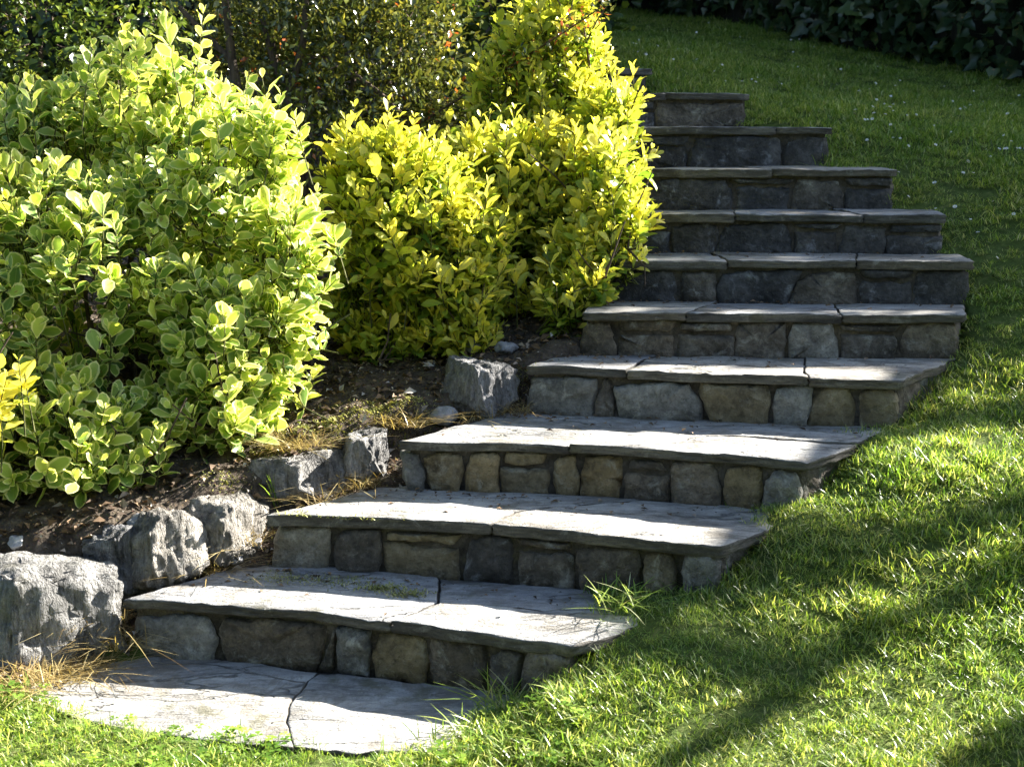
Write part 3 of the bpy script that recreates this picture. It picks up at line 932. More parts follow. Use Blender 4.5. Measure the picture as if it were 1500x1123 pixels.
def euonymus(name, label, base_px, D, blobs, nshoots, leaf, mat, seed, sprigs=(), n_parts=300, up=0.65, wild=0.16, protos=None, cat='shrub', group=None, pairs=(4, 7), slen=(0.09, 0.17), age_shift=0.0):
    rs = np.random.default_rng(seed)
    b2 = at(*base_px, D)
    b2[2] = bed_z(b2[None, :2])[0]
    root = thing(name, label, cat, b2, group)
    T, out = blob_points(blobs, nshoots, rs, zmin=lambda P: bed_z(P[:, :2]) + 0.05)
    ax = out * 0.8 + np.array([0, 0, up]) + rs.normal(size=T.shape) * 0.28
    ax /= np.linalg.norm(ax, axis=1)[:, None]
    ln = rs.uniform(*slen, len(T))
    vig = rs.random(len(T))
    ext = rs.random(len(T)) < wild       # shoots that outgrow the rest
    T = T + ax * (ext * rs.uniform(0.03, 0.10, len(T)))[:, None]
    ln = ln * (1 + 0.5 * ext)
    ax = np.where(ext[:, None], ax + np.array([0, 0, 0.5]), ax)
    ax /= np.linalg.norm(ax, axis=1)[:, None]
    vig = np.where(ext, vig * 0.4, vig)
    for (x, y, Ds, l_) in sprigs:        # shoots that stand out from the outline
        p = at(x, y, Ds)
        a = np.array([rs.normal() * 0.22, rs.normal() * 0.2, 1.0])
        a /= np.linalg.norm(a)
        T = np.r_[T, [p]]; ax = np.r_[ax, [a]]; ln = np.r_[ln, l_]; vig = np.r_[vig, 0.05]
    B0 = T - ax * ln[:, None]
    P_, A_, U_, S_, AG, tw = [], [], [], [], [], MB()
    for k in range(len(T)):
        a = ax[k]
        s1 = np.cross(a, rs.normal(size=3)); s1 /= np.linalg.norm(s1)
        s2 = np.cross(a, s1)
        npairs = int(rs.integers(*pairs)) + (3 if ln[k] > 0.22 else 0)
        bendv = rs.normal(size=3) * 0.012
        for q in range(npairs):
            t = q / (npairs - 1)
            pos = B0[k] + a * ln[k] * t + bendv * t * t
            u = s1 if q % 2 == 0 else s2
            ang = math.radians(66 - 42 * t ** 1.3)
            for sg in (1, -1):
                aa = ang * rs.uniform(0.75, 1.25)
                dirn = a * math.cos(aa) + u * sg * math.sin(aa) + rs.normal(size=3) * 0.14
                sz = leaf * (0.72 + 0.45 * math.sin(math.pi * min(1, t * 0.72 + 0.12))) * (1 - 0.45 * max(0, t - 0.8) / 0.2) * rs.uniform(0.55, 1.2)
                P_.append(pos + u * sg * 0.003); A_.append(dirn); U_.append(a + rs.normal(size=3) * 0.22); S_.append(sz)
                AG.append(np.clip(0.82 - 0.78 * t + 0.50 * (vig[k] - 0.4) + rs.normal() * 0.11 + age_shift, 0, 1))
        tw.tube(np.array([B0[k] - a * 0.10, B0[k], B0[k] + a * ln[k] * 0.5 + bendv * 0.25, B0[k] + a * ln[k] * 0.98 + bendv]) - b2, 0.0034, 0.0015, 3)
    P_, A_, U_ = np.array(P_), np.array(A_), np.array(U_)
    R = frames(A_, U_)
    n = len(P_)
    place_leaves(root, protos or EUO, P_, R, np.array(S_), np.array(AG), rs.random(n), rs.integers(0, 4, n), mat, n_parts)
    o = link('twigs', tw.mesh('twigs'), M['twig'], root)
    o['kind'] = 'stuff'
    # stems from the ground into the crown
    cs = np.array([b[0] for b in blobs])
    for q in range(min(9, 4 + len(blobs))):
        c = cs[q % len(cs)] + rs.normal(size=3) * np.array([0.10, 0.08, 0.06])
        g = np.array([c[0] * 0.6 + b2[0] * 0.4 + rs.normal() * 0.05, c[1] * 0.6 + b2[1] * 0.4 + rs.normal() * 0.04, 0])
        g[2] = bed_z(g[None, :2])[0] - 0.03
        mid = (g + c) / 2 + rs.normal(size=3) * np.array([0.04, 0.04, 0.02])
        mb = MB()
        mb.tube(np.array([g, g * 0.7 + mid * 0.3 + rs.normal(size=3) * 0.008, mid, mid * 0.4 + c * 0.6, c]) - b2, 0.011, 0.004, 6)
        for _ in range(3):
            f = rs.uniform(0.45, 0.9)
            p0 = mid * (1 - f) + c * f
            p1 = p0 + rs.normal(size=3) * 0.12 + np.array([0, 0, 0.12])
            mb.tube(np.array([p0, (p0 + p1) / 2 + rs.normal(size=3) * 0.012, p1]) - b2, 0.005, 0.0025, 5)
        link('stem', mb.mesh('stem'), M['bark'], root)
    return root

VAR = px_blobs([(110, 480, 4.88, 235, 260), (300, 350, 5.1, 165, 205), (215, 195, 5.4, 150, 125), (330, 540, 4.70, 105, 150), (70, 250, 5.25, 140, 130),
                (60, 650, 4.40, 180, 100), (245, 630, 4.62, 125, 95), (322, 635, 4.52, 72, 78), (150, 690, 4.40, 150, 48), (385, 215, 5.0, 50, 75), (415, 400, 4.8, 62, 110), (395, 480, 4.7, 55, 90), (-130, 420, 4.9, 200, 320)])
euonymus('variegated_shrub', 'large rounded shrub with cream-edged green leaves filling the left side', (180, 740), 4.75, VAR, 1560, 0.071, M['variegated'], 1,
         sprigs=[(300, 18, 5.0, 0.26), (240, 38, 5.05, 0.2), (180, 48, 5.0, 0.2), (410, 140, 4.95, 0.26), (385, 112, 5.0, 0.2), (430, 175, 4.95, 0.14), (45, 125, 4.9, 0.16), (130, 75, 4.95, 0.18), (60, 690, 4.42, 0.1), (120, 700, 4.4, 0.1), (485, 330, 4.8, 0.12)])
G1 = px_blobs([(590, 330, 5.42, 115, 125), (655, 425, 5.35, 92, 90), (545, 430, 5.42, 70, 85), (555, 250, 5.45, 78, 60), (695, 350, 5.4, 52, 75), (570, 505, 5.32, 75, 42), (690, 495, 5.25, 55, 42)])
euonymus('golden_shrub', 'golden-leaved shrub right beside the variegated shrub, nearest of the three golden ones', (600, 530), 5.4, G1, 640, 0.068, M['golden'], 2, group='golden-leaved shrubs beside the steps', wild=0.30, up=0.85, protos=EUO_G,
         sprigs=[(568, 150, 5.42, 0.26), (500, 195, 5.4, 0.16), (530, 200, 5.42, 0.17), (600, 212, 5.42, 0.15), (740, 355, 5.35, 0.14), (755, 400, 5.35, 0.12), (690, 290, 5.4, 0.15)])
G2 = px_blobs([(765, 300, 5.85, 100, 110), (812, 395, 5.72, 52, 82), (690, 245, 5.95, 65, 55), (790, 240, 5.9, 70, 60), (812, 448, 5.5, 50, 42), (770, 470, 5.5, 50, 35), (840, 300, 5.8, 35, 60), (740, 400, 5.85, 60, 90), (843, 385, 5.45, 34, 60), (825, 435, 5.3, 38, 42)])
euonymus('golden_shrub', 'middle golden-leaved shrub, in the centre between the other two golden ones', (780, 485), 5.8, G2, 580, 0.068, M['golden'], 3, group='golden-leaved shrubs beside the steps', wild=0.30, up=0.85, protos=EUO_G,
         sprigs=[(745, 140, 5.85, 0.22), (660, 170, 5.95, 0.16), (700, 180, 5.9, 0.18), (790, 170, 5.85, 0.18), (820, 175, 5.85, 0.16), (870, 250, 5.8, 0.15), (880, 265, 5.8, 0.12)])
G3 = px_blobs([(885, 290, 5.65, 66, 100), (815, 100, 6.5, 75, 110), (755, 140, 6.5, 72, 80), (800, 60, 6.5, 75, 70), (895, 190, 6.0, 48, 70), (888, 375, 5.45, 50, 45), (868, 408, 5.3, 36, 26), (905, 330, 5.5, 42, 60), (840, 190, 6.4, 80, 80), (820, 20, 6.5, 45, 50)])
euonymus('golden_shrub', 'tallest golden-leaved shrub, farthest up the slope against the upper steps', (890, 420), 6.35, G3, 660, 0.068, M['golden'], 4, group='golden-leaved shrubs beside the steps', wild=0.30, up=0.85, protos=EUO_G,
         sprigs=[(800, -10, 6.5, 0.2), (770, 5, 6.5, 0.2), (865, 15, 6.45, 0.2), (925, 105, 6.35, 0.18), (880, 60, 6.45, 0.2), (850, -10, 6.5, 0.2), (730, 90, 6.6, 0.18), (915, 120, 6.3, 0.15)])
GL = px_blobs([(-75, 590, 4.15, 85, 75), (-90, 660, 4.15, 80, 70)])
euonymus('golden_sprig_shrub', 'yellow-leaved shrub poking in at the left edge in front of the variegated shrub', (-80, 800), 4.15, GL, 110, 0.06, M['golden'], 5, n_parts=40, age_shift=-0.25,
         sprigs=[(30, 535, 4.08, 0.12), (12, 560, 4.08, 0.14), (35, 550, 4.1, 0.08), (5, 600, 4.1, 0.1)])

# leafy background shrubs: scattered leaves on a branching frame
def scatter_shrub(name, label, base, blobs, nleaf, leaf, protos, mat, seed, n_parts=0, cat='shrub', trunks=4, shell=(0.35, 1.05), clump=0.06, per=14, trunk_r=0.02, group=None, zmin=None):
    rs = np.random.default_rng(seed)
    base = np.asarray(base, float)
    root = thing(name, label, cat, base, group)
    nc = max(1, nleaf // per)
    C, out = blob_points(blobs, nc, rs, shell, 0.5, zmin)
    m = len(C)
    idx = np.repeat(np.arange(m), per)
    P_ = C[idx] + rs.normal(size=(m * per, 3)) * clump
    if zmin is not None:
        P_[:, 2] = np.maximum(P_[:, 2], zmin(P_) + 0.01)
    ax = out[idx] * 0.5 + np.array([0, 0, 0.35]) + rs.normal(size=P_.shape) * 0.6
    R = frames(ax, rs.normal(size=P_.shape) * 0.6 + np.array([0, 0, 1.0]) + out[idx] * 0.5)
    n = len(P_)
    age = np.clip(rs.normal(0.62, 0.26, n) - 0.10 * rs.random(m)[idx], 0, 1)
    place_leaves(root, protos, P_, R, leaf * rs.uniform(0.5, 1.3, n), age, np.clip(0.62 * rs.random(m)[idx] + 0.40 * rs.random(n), 0, 1), rs.integers(0, len(protos), n), mat, n_parts)
    cs = np.array([b[0] for b in blobs])
    tw = MB()
    for k in range(0, m, 2):
        j = np.argmin(((cs - C[k]) ** 2).sum(1))
        a = C[k] * 0.55 + cs[j] * 0.45
        tw.tube(np.array([a, (a + C[k]) / 2 + rs.normal(size=3) * 0.015, C[k]]) - base, 0.005, 0.002, 3)
    o = link('twigs', tw.mesh('twigs'), M['bark'], root)
    o['kind'] = 'stuff'
    for q in range(trunks):
        c = cs[q % len(cs)]
        g = np.array([c[0] * 0.5 + base[0] * 0.5 + rs.normal() * 0.06, c[1] * 0.5 + base[1] * 0.5, base[2] - 0.05])
        mb = MB()
        md = (g + c) / 2 + rs.normal(size=3) * 0.06
        mb.tube(np.array([g, g * 0.5 + md * 0.5 + rs.normal(size=3) * 0.02, md, md * 0.5 + c * 0.5 + rs.normal(size=3) * 0.02, c]) - base, trunk_r, trunk_r * 0.35, 7)
        link('trunk' if trunk_r > 0.015 else 'stem', mb.mesh('trunk'), M['bark'], root)
    return root

def bedpt(x, y):
    return np.array([x, y, bed_z(np.array([[x, y]]))[0]])
b = at(430, 250, 7.0)
BER = px_blobs([(400, 60, 7.1, 120, 90), (520, 90, 7.0, 110, 90), (590, 60, 7.1, 80, 80), (470, 190, 6.8, 95, 80), (560, 190, 6.9, 90, 70), (640, 150, 6.9, 70, 60), (330, 130, 7.2, 80, 90), (560, 0, 7.2, 110, 70), (690, 170, 6.85, 40, 35), (420, 0, 7.2, 120, 70)])
ber = scatter_shrub('small_leaved_shrub', 'dark glossy small-leaved shrub with reddish tips behind the golden shrubs', bedpt(b[0], 7.1), BER, 14000, 0.047, SMALLF, M['berberis'], 21, trunks=3, trunk_r=0.035, per=42, clump=0.085, shell=(0.5, 1.08))
for path in (((372, 260), (352, 160), (340, 90), (330, 0), (325, -60)), ((445, 290), (428, 210), (424, 140), (445, 60), (450, -30)), ((340, 90), (300, 50), (262, 10)), ((424, 140), (400, 90), (385, 30)), ((640, 250), (610, 190), (560, 140), (520, 110))):
    mb = MB()
    mb.tube(np.array([at(x, y, 6.85) for x, y in path]) - np.array(ber.location), 0.035 if len(path) > 4 else 0.016, 0.012, 8)
    link('trunk' if len(path) > 4 else 'branch', mb.mesh('trunk'), M['bark'], ber)
mb = MB()                                # its arching reddish branch
arc = [at(600, 190, 6.9), at(680, 140, 6.6), at(760, 90, 6.35), at(830, 45, 6.2), at(885, 8, 6.1)]
mb.tube(np.array(arc) - np.array(ber.location), 0.008, 0.003, 5)
br_ = link('branch', mb.mesh('branch'), M['bark'], ber)
rs = np.random.default_rng(5)
mb = MB()
arcA = np.array(arc)
for q in range(420):
    t = rs.uniform(0, len(arc) - 1.001)
    k = int(t)
    p = arcA[k] * (1 - (t - k)) + arcA[k + 1] * (t - k) + rs.normal(size=3) * 0.03
    V, T, E = SMALLF[q % 2]
    R = frames(rs.normal(size=(1, 3)) + np.array([[0.5, -0.2, 0.6]]), rs.normal(size=(1, 3)) + np.array([[0, 0, 1.]]))[0]
    mb.add(V @ (R * 0.034 * rs.uniform(0.6, 1.1)).T + p - np.array(ber.location), T=T, edge=E, age=rs.uniform(0.2, 1), rnd=min(0.999, rs.uniform(0, 1.25)))
o = link('branch_leaves', mb.mesh('branch_leaves'), M['berberis'], ber)
o['kind'] = 'stuff'

EVG = px_blobs([(60, 60, 8.0, 130, 90), (190, 20, 8.2, 90, 80), (-60, 120, 7.8, 130, 120), (120, 160, 8.0, 110, 90), (230, 120, 8.2, 70, 80)])
b = at(80, 200, 8.0)
scatter_shrub('evergreen_shrub', 'dark evergreen shrub in the top left corner behind the variegated shrub', bedpt(b[0], 8.1), EVG, 4200, 0.06, EUO[:2], M['darkleaf'], 22, n_parts=150, trunks=3, trunk_r=0.03, per=9, clump=0.06, shell=(0.6, 1.05))
BKD = px_blobs([(660, 60, 8.2, 90, 90), (740, 30, 8.0, 90, 80), (830, 40, 8.4, 80, 90), (690, 170, 7.6, 90, 70)])
b = at(730, 200, 8.1)
scatter_shrub('broadleaf_shrub', 'shaded green broad-leaved shrub behind the tallest golden shrub', bedpt(b[0], 8.2), BKD, 2000, 0.085, EUO[:2], M['darkleaf'], 23, n_parts=120, trunks=3, trunk_r=0.02, per=8, clump=0.07, shell=(0.5, 1.05))

# ------------------------------------------------------------------ hedges
def hedge(name, label, line, thick, mat, leaf, dens, seed, protos=IVYF, n_parts=300, gz=lawn_z):
    """line: (x, y, top height) along the foot of the hedge; it stands on the ground it runs over"""
    rs = np.random.default_rng(seed)
    L = np.array(line, float)
    zg = gz(L[:, :2])
    base = np.array([*L[len(L) // 2, :2], zg[len(L) // 2]])
    root = thing(name, label, 'hedge', base)
    seg = np.linalg.norm(np.diff(L[:, :2], axis=0), axis=1)
    cum = np.r_[0, np.cumsum(seg)]
    tan = np.gradient(L[:, :2], axis=0)
    tan /= np.linalg.norm(tan, axis=1)[:, None]
    nrm = np.c_[-tan[:, 1], tan[:, 0]]
    def samp(s):
        f = lambda a: np.interp(s, cum, a)
        return f(L[:, 0]), f(L[:, 1]), f(L[:, 2]), f(zg), f(nrm[:, 0]), f(nrm[:, 1])
    # solid dark core, added inside the leaves to block the sun
    m = 40
    s = np.linspace(0, cum[-1], m)
    x, y, zt, g, nx, ny = samp(s)
    V = []
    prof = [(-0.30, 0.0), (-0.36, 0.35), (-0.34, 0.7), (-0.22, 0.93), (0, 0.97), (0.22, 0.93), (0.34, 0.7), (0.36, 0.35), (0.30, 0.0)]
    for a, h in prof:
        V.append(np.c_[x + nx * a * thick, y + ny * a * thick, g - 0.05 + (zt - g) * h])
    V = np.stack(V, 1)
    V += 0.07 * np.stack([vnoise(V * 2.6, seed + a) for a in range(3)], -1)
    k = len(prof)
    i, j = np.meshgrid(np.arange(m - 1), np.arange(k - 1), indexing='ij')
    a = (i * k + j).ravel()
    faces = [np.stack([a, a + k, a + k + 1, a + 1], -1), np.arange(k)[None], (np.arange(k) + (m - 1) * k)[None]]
    link('sun_block_core', np_mesh('inner', V.reshape(-1, 3) - base, faces), M['hedge_core'], root)
    n = int(dens * cum[-1] * np.mean(L[:, 2] - zg + thick))
    s = rs.uniform(0, cum[-1], n)
    x, y, zt, g, nx, ny = samp(s)
    h = rs.uniform(0.0, 1.12, n)
    side = np.where(rs.random(n) < 0.5, -1, 1)
    top = h > 0.93
    off = np.where(top, rs.uniform(-1, 1, n) * 0.4, side * (0.44 - 0.10 * (h - 0.4) ** 2)) * thick
    lump = 0.09 * fbm(np.c_[s * 1.7, h * 4], seed, 3)
    off = off + side * (lump + rs.normal(size=n) * 0.05)
    P_ = np.c_[x + nx * off, y + ny * off, g + 0.02 + (zt - g) * np.minimum(h, 0.985) + np.where(top, 0.5 * lump + rs.normal(size=n) * 0.04, 0)]
    P_[:, 2] = np.maximum(P_[:, 2], g + 0.03)
    outv = np.c_[nx * side, ny * side, np.where(top, 1.6, 0.35)]
    ax = np.c_[rs.normal(size=(n, 2)) * 0.6, -0.5 + rs.normal(size=n) * 0.5] + outv * 0.25
    R = frames(ax, outv + rs.normal(size=(n, 3)) * 0.35)
    place_leaves(root, protos, P_, R, leaf * rs.uniform(0.6, 1.3, n), np.clip(rs.normal(0.6, 0.25, n), 0, 1), rs.random(n), rs.integers(0, len(protos), n), mat, n_parts)
    return root
hedge('ivy_hedge', 'dark ivy-covered hedge along the top of the lawn in the upper right', [(0.9, 15.0, 8.5), (1.4, 14.3, 8.5), (2.4, 13.4, 6.5), (3.2, 12.0, 5.0), (3.75, 11.2, 4.8), (4.25, 10.6, 4.9), (5.2, 10.1, 5.05), (5.8, 9.9, 5.15), (6.45, 9.7, 5.25), (7.2, 9.4, 5.3), (7.5, 9.3, 5.25), (7.9, 9.2, 5.15), (8.2, 9.05, 5.0), (8.5, 8.9, 4.75), (8.8, 8.7, 4.2)], 1.1, M['ivy'], 0.11, 430, 31)
hedge('sky_block_hedge', 'tall dark hedge added unseen behind the viewpoint to cut the sky light', [(-10, -2.5, 5.5), (-5, -4.0, 5.5), (0, -4.4, 5.5), (5, -4.0, 5.5)], 1.2, M['ivy'], 0.22, 70, 33, n_parts=0)  # added out of view to dim the sky light on the risers
hedge('backdrop_hedge', 'tall dark hedge closing off the view behind the left shrubs', [(-7, 9.6, 7.5), (-4, 10.4, 8.0), (-2, 11.0, 8.5), (0.0, 12.6, 8.5), (0.7, 15.2, 8.5)], 1.0, M['ivy'], 0.10, 300, 32, gz=bed_z, n_parts=60)

# ------------------------------------------------------------------ tall trees right of the lawn, whose trunks stripe the grass with shade
def lawn_hit(x, y):
    Ds = np.arange(2.6, 9, 0.01)
    d = ray(x, y)
    pts = d[None] * (Ds / d[1])[:, None] + np.array([0, 0, HC])
    return pts[np.argmax(pts[:, 2] < lawn_ground(pts[:, :2]) + 0.02)]

def limb_tree(x, y, h, limbs, seed, dist=8.3):
    """limbs: (where its shade crosses the grass, thickness, leafiness, spread, reaches the trunk)"""
    rs = np.random.default_rng(seed)
    z = float(lawn_z(np.array([[x, y]]))[0])
    root = thing('spreading_tree', 'spreading tree right of the lawn, outside the picture, whose limbs shade the grass', 'tree', (x, y, z))
    base = np.array([x, y, z])
    mb = MB()
    mb.tube([np.array([0.06 * math.sin(t * 5), 0.06 * math.cos(t * 4), -0.2 + (h + 0.2) * t]) for t in np.linspace(0, 1, 12)], 0.19, 0.06, 10)
    link('trunk', mb.mesh('trunk'), M['bark'], root)
    LP = []
    for path, r, nl, sp, trunk in limbs:
        pts = np.array([lawn_hit(*p) for p in path]) + np.array(SUN) * dist
        full = np.r_[pts, [pts[-1] * 0.5 + np.array([x, y, pts[-1, 2] + 0.3]) * 0.5, np.array([x, y, pts[-1, 2] + 0.2])]] if trunk else pts
        tt = np.linspace(0, len(full) - 1, len(full) * 4)
        full = np.stack([np.interp(tt, np.arange(len(full)), full[:, a]) for a in range(3)], -1)
        full += 0.008 * np.stack([vnoise(full * 3.1, 5 + a) for a in range(3)], -1)
        mb = MB()
        mb.tube(full - base, r * 0.7, r * 1.15, 8)
        n = nl
        t = rs.uniform(0, len(pts) - 1.001, n)
        k = t.astype(int)
        c = pts[k] + (pts[k + 1] - pts[k]) * (t - k)[:, None]
        P_ = c + rs.normal(size=(n, 3)) * sp
        for q in range(0, n, 9):
            mb.tube(np.array([c[q], (c[q] + P_[q]) / 2 + rs.normal(size=3) * 0.01, P_[q]]) - base, 0.006, 0.003, 4)
        link('limb', mb.mesh('limb'), M['bark'], root)
        LP.append(P_)
    P_ = np.concatenate(LP)
    n = len(P_)
    R = frames(rs.normal(size=P_.shape), rs.normal(size=P_.shape) + np.array([0, 0, 1.0]))
    place_leaves(root, SMALLF, P_, R, 0.06 * rs.uniform(0.7, 1.2, n), rs.random(n), rs.random(n), rs.integers(0, 2, n), M['pine'], 0, mass='limb_foliage')
    blobs = []
    for q in range(8):
        a = q * 2.4
        blobs.append((base + np.array([math.cos(a) * 0.9, math.sin(a) * 0.9, h - 1.2 + 0.15 * q]), np.array([0.8, 0.8, 0.5])))
    P_, out = blob_points(blobs, 2500, rs, (0.1, 1.05), 0.8)
    R = frames(out + rs.normal(size=P_.shape) * 0.8, rs.normal(size=P_.shape) + np.array([0, 0, 1.0]))
    n = len(P_)
    place_leaves(root, SMALLF, P_, R, 0.095 * rs.uniform(0.7, 1.2, n), rs.random(n), rs.random(n), rs.integers(0, 2, n), M['pine'], 0, mass='crown')
limb_tree(14.0, 7.5, 6.4, [
    (((990, 856), (1150, 834), (1280, 803), (1400, 768), (1510, 738)), 0.078, 80, 0.026, True),
    (((1130, 975), (1250, 942), (1350, 900), (1450, 858), (1520, 827)), 0.062, 60, 0.022, True),
    (((830, 955), (930, 930), (1030, 930), (1130, 975)), 0.060, 90, 0.035, False),
    (((980, 1110), (1060, 1070), (1150, 1010), (1250, 942)), 0.062, 70, 0.028, False),
    (((1400, 1135), (1470, 1098), (1540, 1060)), 0.095, 50, 0.035, True),
    (((1190, 690), (1270, 645), (1390, 615), (1510, 592)), 0.072, 110, 0.038, True),
    (((330, 1052), (480, 1044), (660, 1020), (830, 955)), 0.011, 14, 0.012, False)], 3)
def add_sky_block_tree(x, y, h, seed):  # unseen tree, added so its crown blocks the sky over upper steps and lawn
    rs = np.random.default_rng(seed)
    z = float(lawn_z(np.array([[x, y]]))[0])
    base = np.array([x, y, z])
    root = thing('sky_block_tree', 'large unseen tree added behind the hedge, its crown keeping sky light off the upper lawn', 'tree', base)
    mb = MB()
    mb.tube([np.array([0.1 * math.sin(t * 4), 0.1 * math.cos(t * 3), -0.2 + h * 0.8 * t]) for t in np.linspace(0, 1, 10)], 0.28, 0.12, 10)
    link('trunk', mb.mesh('trunk'), M['bark'], root)
    blobs = []
    for q in range(26):
        c = np.array([rs.uniform(0.3, 4.4), rs.uniform(6.6, 11.4), rs.uniform(h - 2.0, h + 0.6)])
        mb = MB()
        s0 = np.array([0, 0, h * 0.7])
        mb.tube([s0, (s0 + c - base) / 2 + np.array([0, 0, 0.4]), c - base], 0.06, 0.015, 5)
        link('limb', mb.mesh('limb'), M['bark'], root)
        blobs.append((c, np.array([1.0, 1.0, 0.5])))
    P_, out = blob_points(blobs, 15000, rs, (0.2, 1.05), 0.8)
    R = frames(out + rs.normal(size=P_.shape) * 0.8, rs.normal(size=P_.shape) * 0.6 + np.array([0, 0, 1.0]))
    n = len(P_)
    place_leaves(root, SMALLF, P_, R, 0.19 * rs.uniform(0.7, 1.2, n), rs.random(n), rs.random(n), rs.integers(0, 2, n), M['pine'], 0, mass='crown')
add_sky_block_tree(4.6, 13.4, 7.6, 6)

# ------------------------------------------------------------------ grass
def blade(mb, x, y, h, w, lean, az, rnd, segs=3, curl=0.5):
    ca, sa = math.cos(az), math.sin(az)
    fa = az + math.pi / 2 + random.uniform(-0.6, 0.6)
    wx, wy = math.cos(fa) * w / 2, math.sin(fa) * w / 2
    V, ht = [], []
    for q in range(segs):
        t = q / segs
        d = lean * h * (t + curl * t * t)
        k = 1 - 0.35 * t
        V += [(x + ca * d - wx * k, y + sa * d - wy * k, h * t * (1 - 0.25 * lean * t)), (x + ca * d + wx * k, y + sa * d + wy * k, h * t * (1 - 0.25 * lean * t))]
        ht += [t, t]
    d = lean * h * (1 + curl)
    V.append((x + ca * d, y + sa * d, h * (1 - 0.25 * lean)))
    ht.append(1)
    Q = [(2 * q, 2 * q + 1, 2 * q + 3, 2 * q + 2) for q in range(segs - 1)]
    T = [(2 * segs - 2, 2 * segs - 1, 2 * segs)]
    mb.add(V, Q, T, rnd=rnd, height=ht)

protos = bpy.data.collections.new('grass_tufts')
NV = 14
for v in range(NV):
    mb = MB()
    kind = 'clover' if v >= 12 else 'blades'
    for q in range(40 if kind == 'blades' else 34):
        a, r = random.uniform(0, 6.283), 0.062 * math.sqrt(random.random())
        blade(mb, r * math.cos(a), r * math.sin(a), random.uniform(0.015, 0.036) * (1.6 if random.random() < 0.08 else 1), random.uniform(0.0022, 0.0038), abs(random.gauss(0.65, 0.45)), random.uniform(0, 6.283), random.random(), curl=random.uniform(0.2, 0.9))
    if kind == 'clover':
        for q in range(7):
            a, r = random.uniform(0, 6.283), 0.06 * math.sqrt(random.random())
            cx, cy, cz = r * math.cos(a), r * math.sin(a), random.uniform(0.02, 0.042)
            rn = random.uniform(0.1, 0.75)
            for l in range(3):
                b_ = a + l * 2.09
                c_, s_ = math.cos(b_), math.sin(b_)
                k = random.uniform(0.010, 0.015)
                mb.add([(cx, cy, cz), (cx + k * (c_ * .7 - s_ * .5), cy + k * (s_ * .7 + c_ * .5), cz + 0.004), (cx + k * 1.25 * c_, cy + k * 1.25 * s_, cz + 0.001), (cx + k * (c_ * .7 + s_ * .5), cy + k * (s_ * .7 - c_ * .5), cz + 0.004)], Q=[(0, 3, 2, 1)], rnd=rn, height=[0.8] * 4)
    me = mb.mesh('grass_tuft')
    me.materials.append(M['grass'])
    protos.objects.link(bpy.data.objects.new('grass_tuft_source_%02d' % v, me))

def gn_instances(obj, coll):
    ng = bpy.data.node_groups.new('scatter_tufts', 'GeometryNodeTree')
    ng.interface.new_socket('Geometry', in_out='INPUT', socket_type='NodeSocketGeometry')
    ng.interface.new_socket('Geometry', in_out='OUTPUT', socket_type='NodeSocketGeometry')
    N, Lk = ng.nodes, ng.links
    gi, go = N.new('NodeGroupInput'), N.new('NodeGroupOutput')
    iop = N.new('GeometryNodeInstanceOnPoints')
    ci = N.new('GeometryNodeCollectionInfo')
    ci.inputs['Collection'].default_value = coll
    ci.inputs['Separate Children'].default_value = True
    ci.inputs['Reset Children'].default_value = True
    def na(name, typ):
        n = N.new('GeometryNodeInputNamedAttribute')
        n.data_type = typ
        n.inputs['Name'].default_value = name
        return n.outputs['Attribute']
    Lk.new(gi.outputs[0], iop.inputs['Points'])
    Lk.new(ci.outputs[0], iop.inputs['Instance'])
    iop.inputs['Pick Instance'].default_value = True
    Lk.new(na('idx', 'INT'), iop.inputs['Instance Index'])
    Lk.new(na('rot', 'FLOAT_VECTOR'), iop.inputs['Rotation'])
    Lk.new(na('scl', 'FLOAT_VECTOR'), iop.inputs['Scale'])
    Lk.new(iop.outputs[0], go.inputs[0])
    md = obj.modifiers.new('scatter', 'NODES')
    md.node_group = ng

def tuft_cloud(name, P3, idx, rot, scl):
    me = bpy.data.meshes.new(name)
    me.vertices.add(len(P3))
    me.vertices.foreach_set('co', np.asarray(P3, np.float32).ravel())
    a = me.attributes.new('idx', 'INT', 'POINT'); a.data.foreach_set('value', np.asarray(idx, np.int32))
    a = me.attributes.new('rot', 'FLOAT_VECTOR', 'POINT'); a.data.foreach_set('vector', np.asarray(rot, np.float32).ravel())
    a = me.attributes.new('scl', 'FLOAT_VECTOR', 'POINT'); a.data.foreach_set('vector', np.asarray(scl, np.float32).ravel())
    o = link(name, me)
    gn_instances(o, protos)
    return o

def lawn_tufts(x0, x1, y0, y1, dens, sc, rs):
    n = int((x1 - x0) * (y1 - y0) * dens)
    P = np.c_[rs.uniform(x0, x1, n), rs.uniform(y0, y1, n)]
    keep = (np.abs(P[:, 0]) < P[:, 1] * 0.40 + 0.25)
    P = P[keep]
    d1, d2 = stair_sd(P), poly_sd(P, BED_POLY)
    P = P[(d1 > -0.012) & (d2 > -0.01) & ~((P[:, 0] < -0.85) & (P[:, 1] > 3.60 + 0.03 * vnoise(P * 9, 3)))]
    z = lawn_ground(P)
    n = len(P)
    patch = 0.85 + 0.35 * fbm(P * 2.2, 61, 2)
    near = np.exp(-np.maximum(stair_sd(P), 0) / 0.07)
    s = sc * np.clip(patch, 0.55, 1.5) * rs.uniform(0.65, 1.3, n) * (1 + 0.12 * near)
    idx = rs.integers(0, 12, n)
    cl = (P[:, 1] < 3.6) & (P[:, 0] < 0.2) & (rs.random(n) < 0.15)
    idx = np.where(cl, rs.integers(12, 14, n), idx)
    rot = np.c_[rs.normal(size=(n, 2)) * 0.14 + np.array([0.05, 0.0]), rs.uniform(0, 6.283, n)]
    return np.c_[P, z - 0.004], idx, rot, np.c_[s * 1.05, s * 1.05, s * rs.uniform(0.8, 1.2, n)]
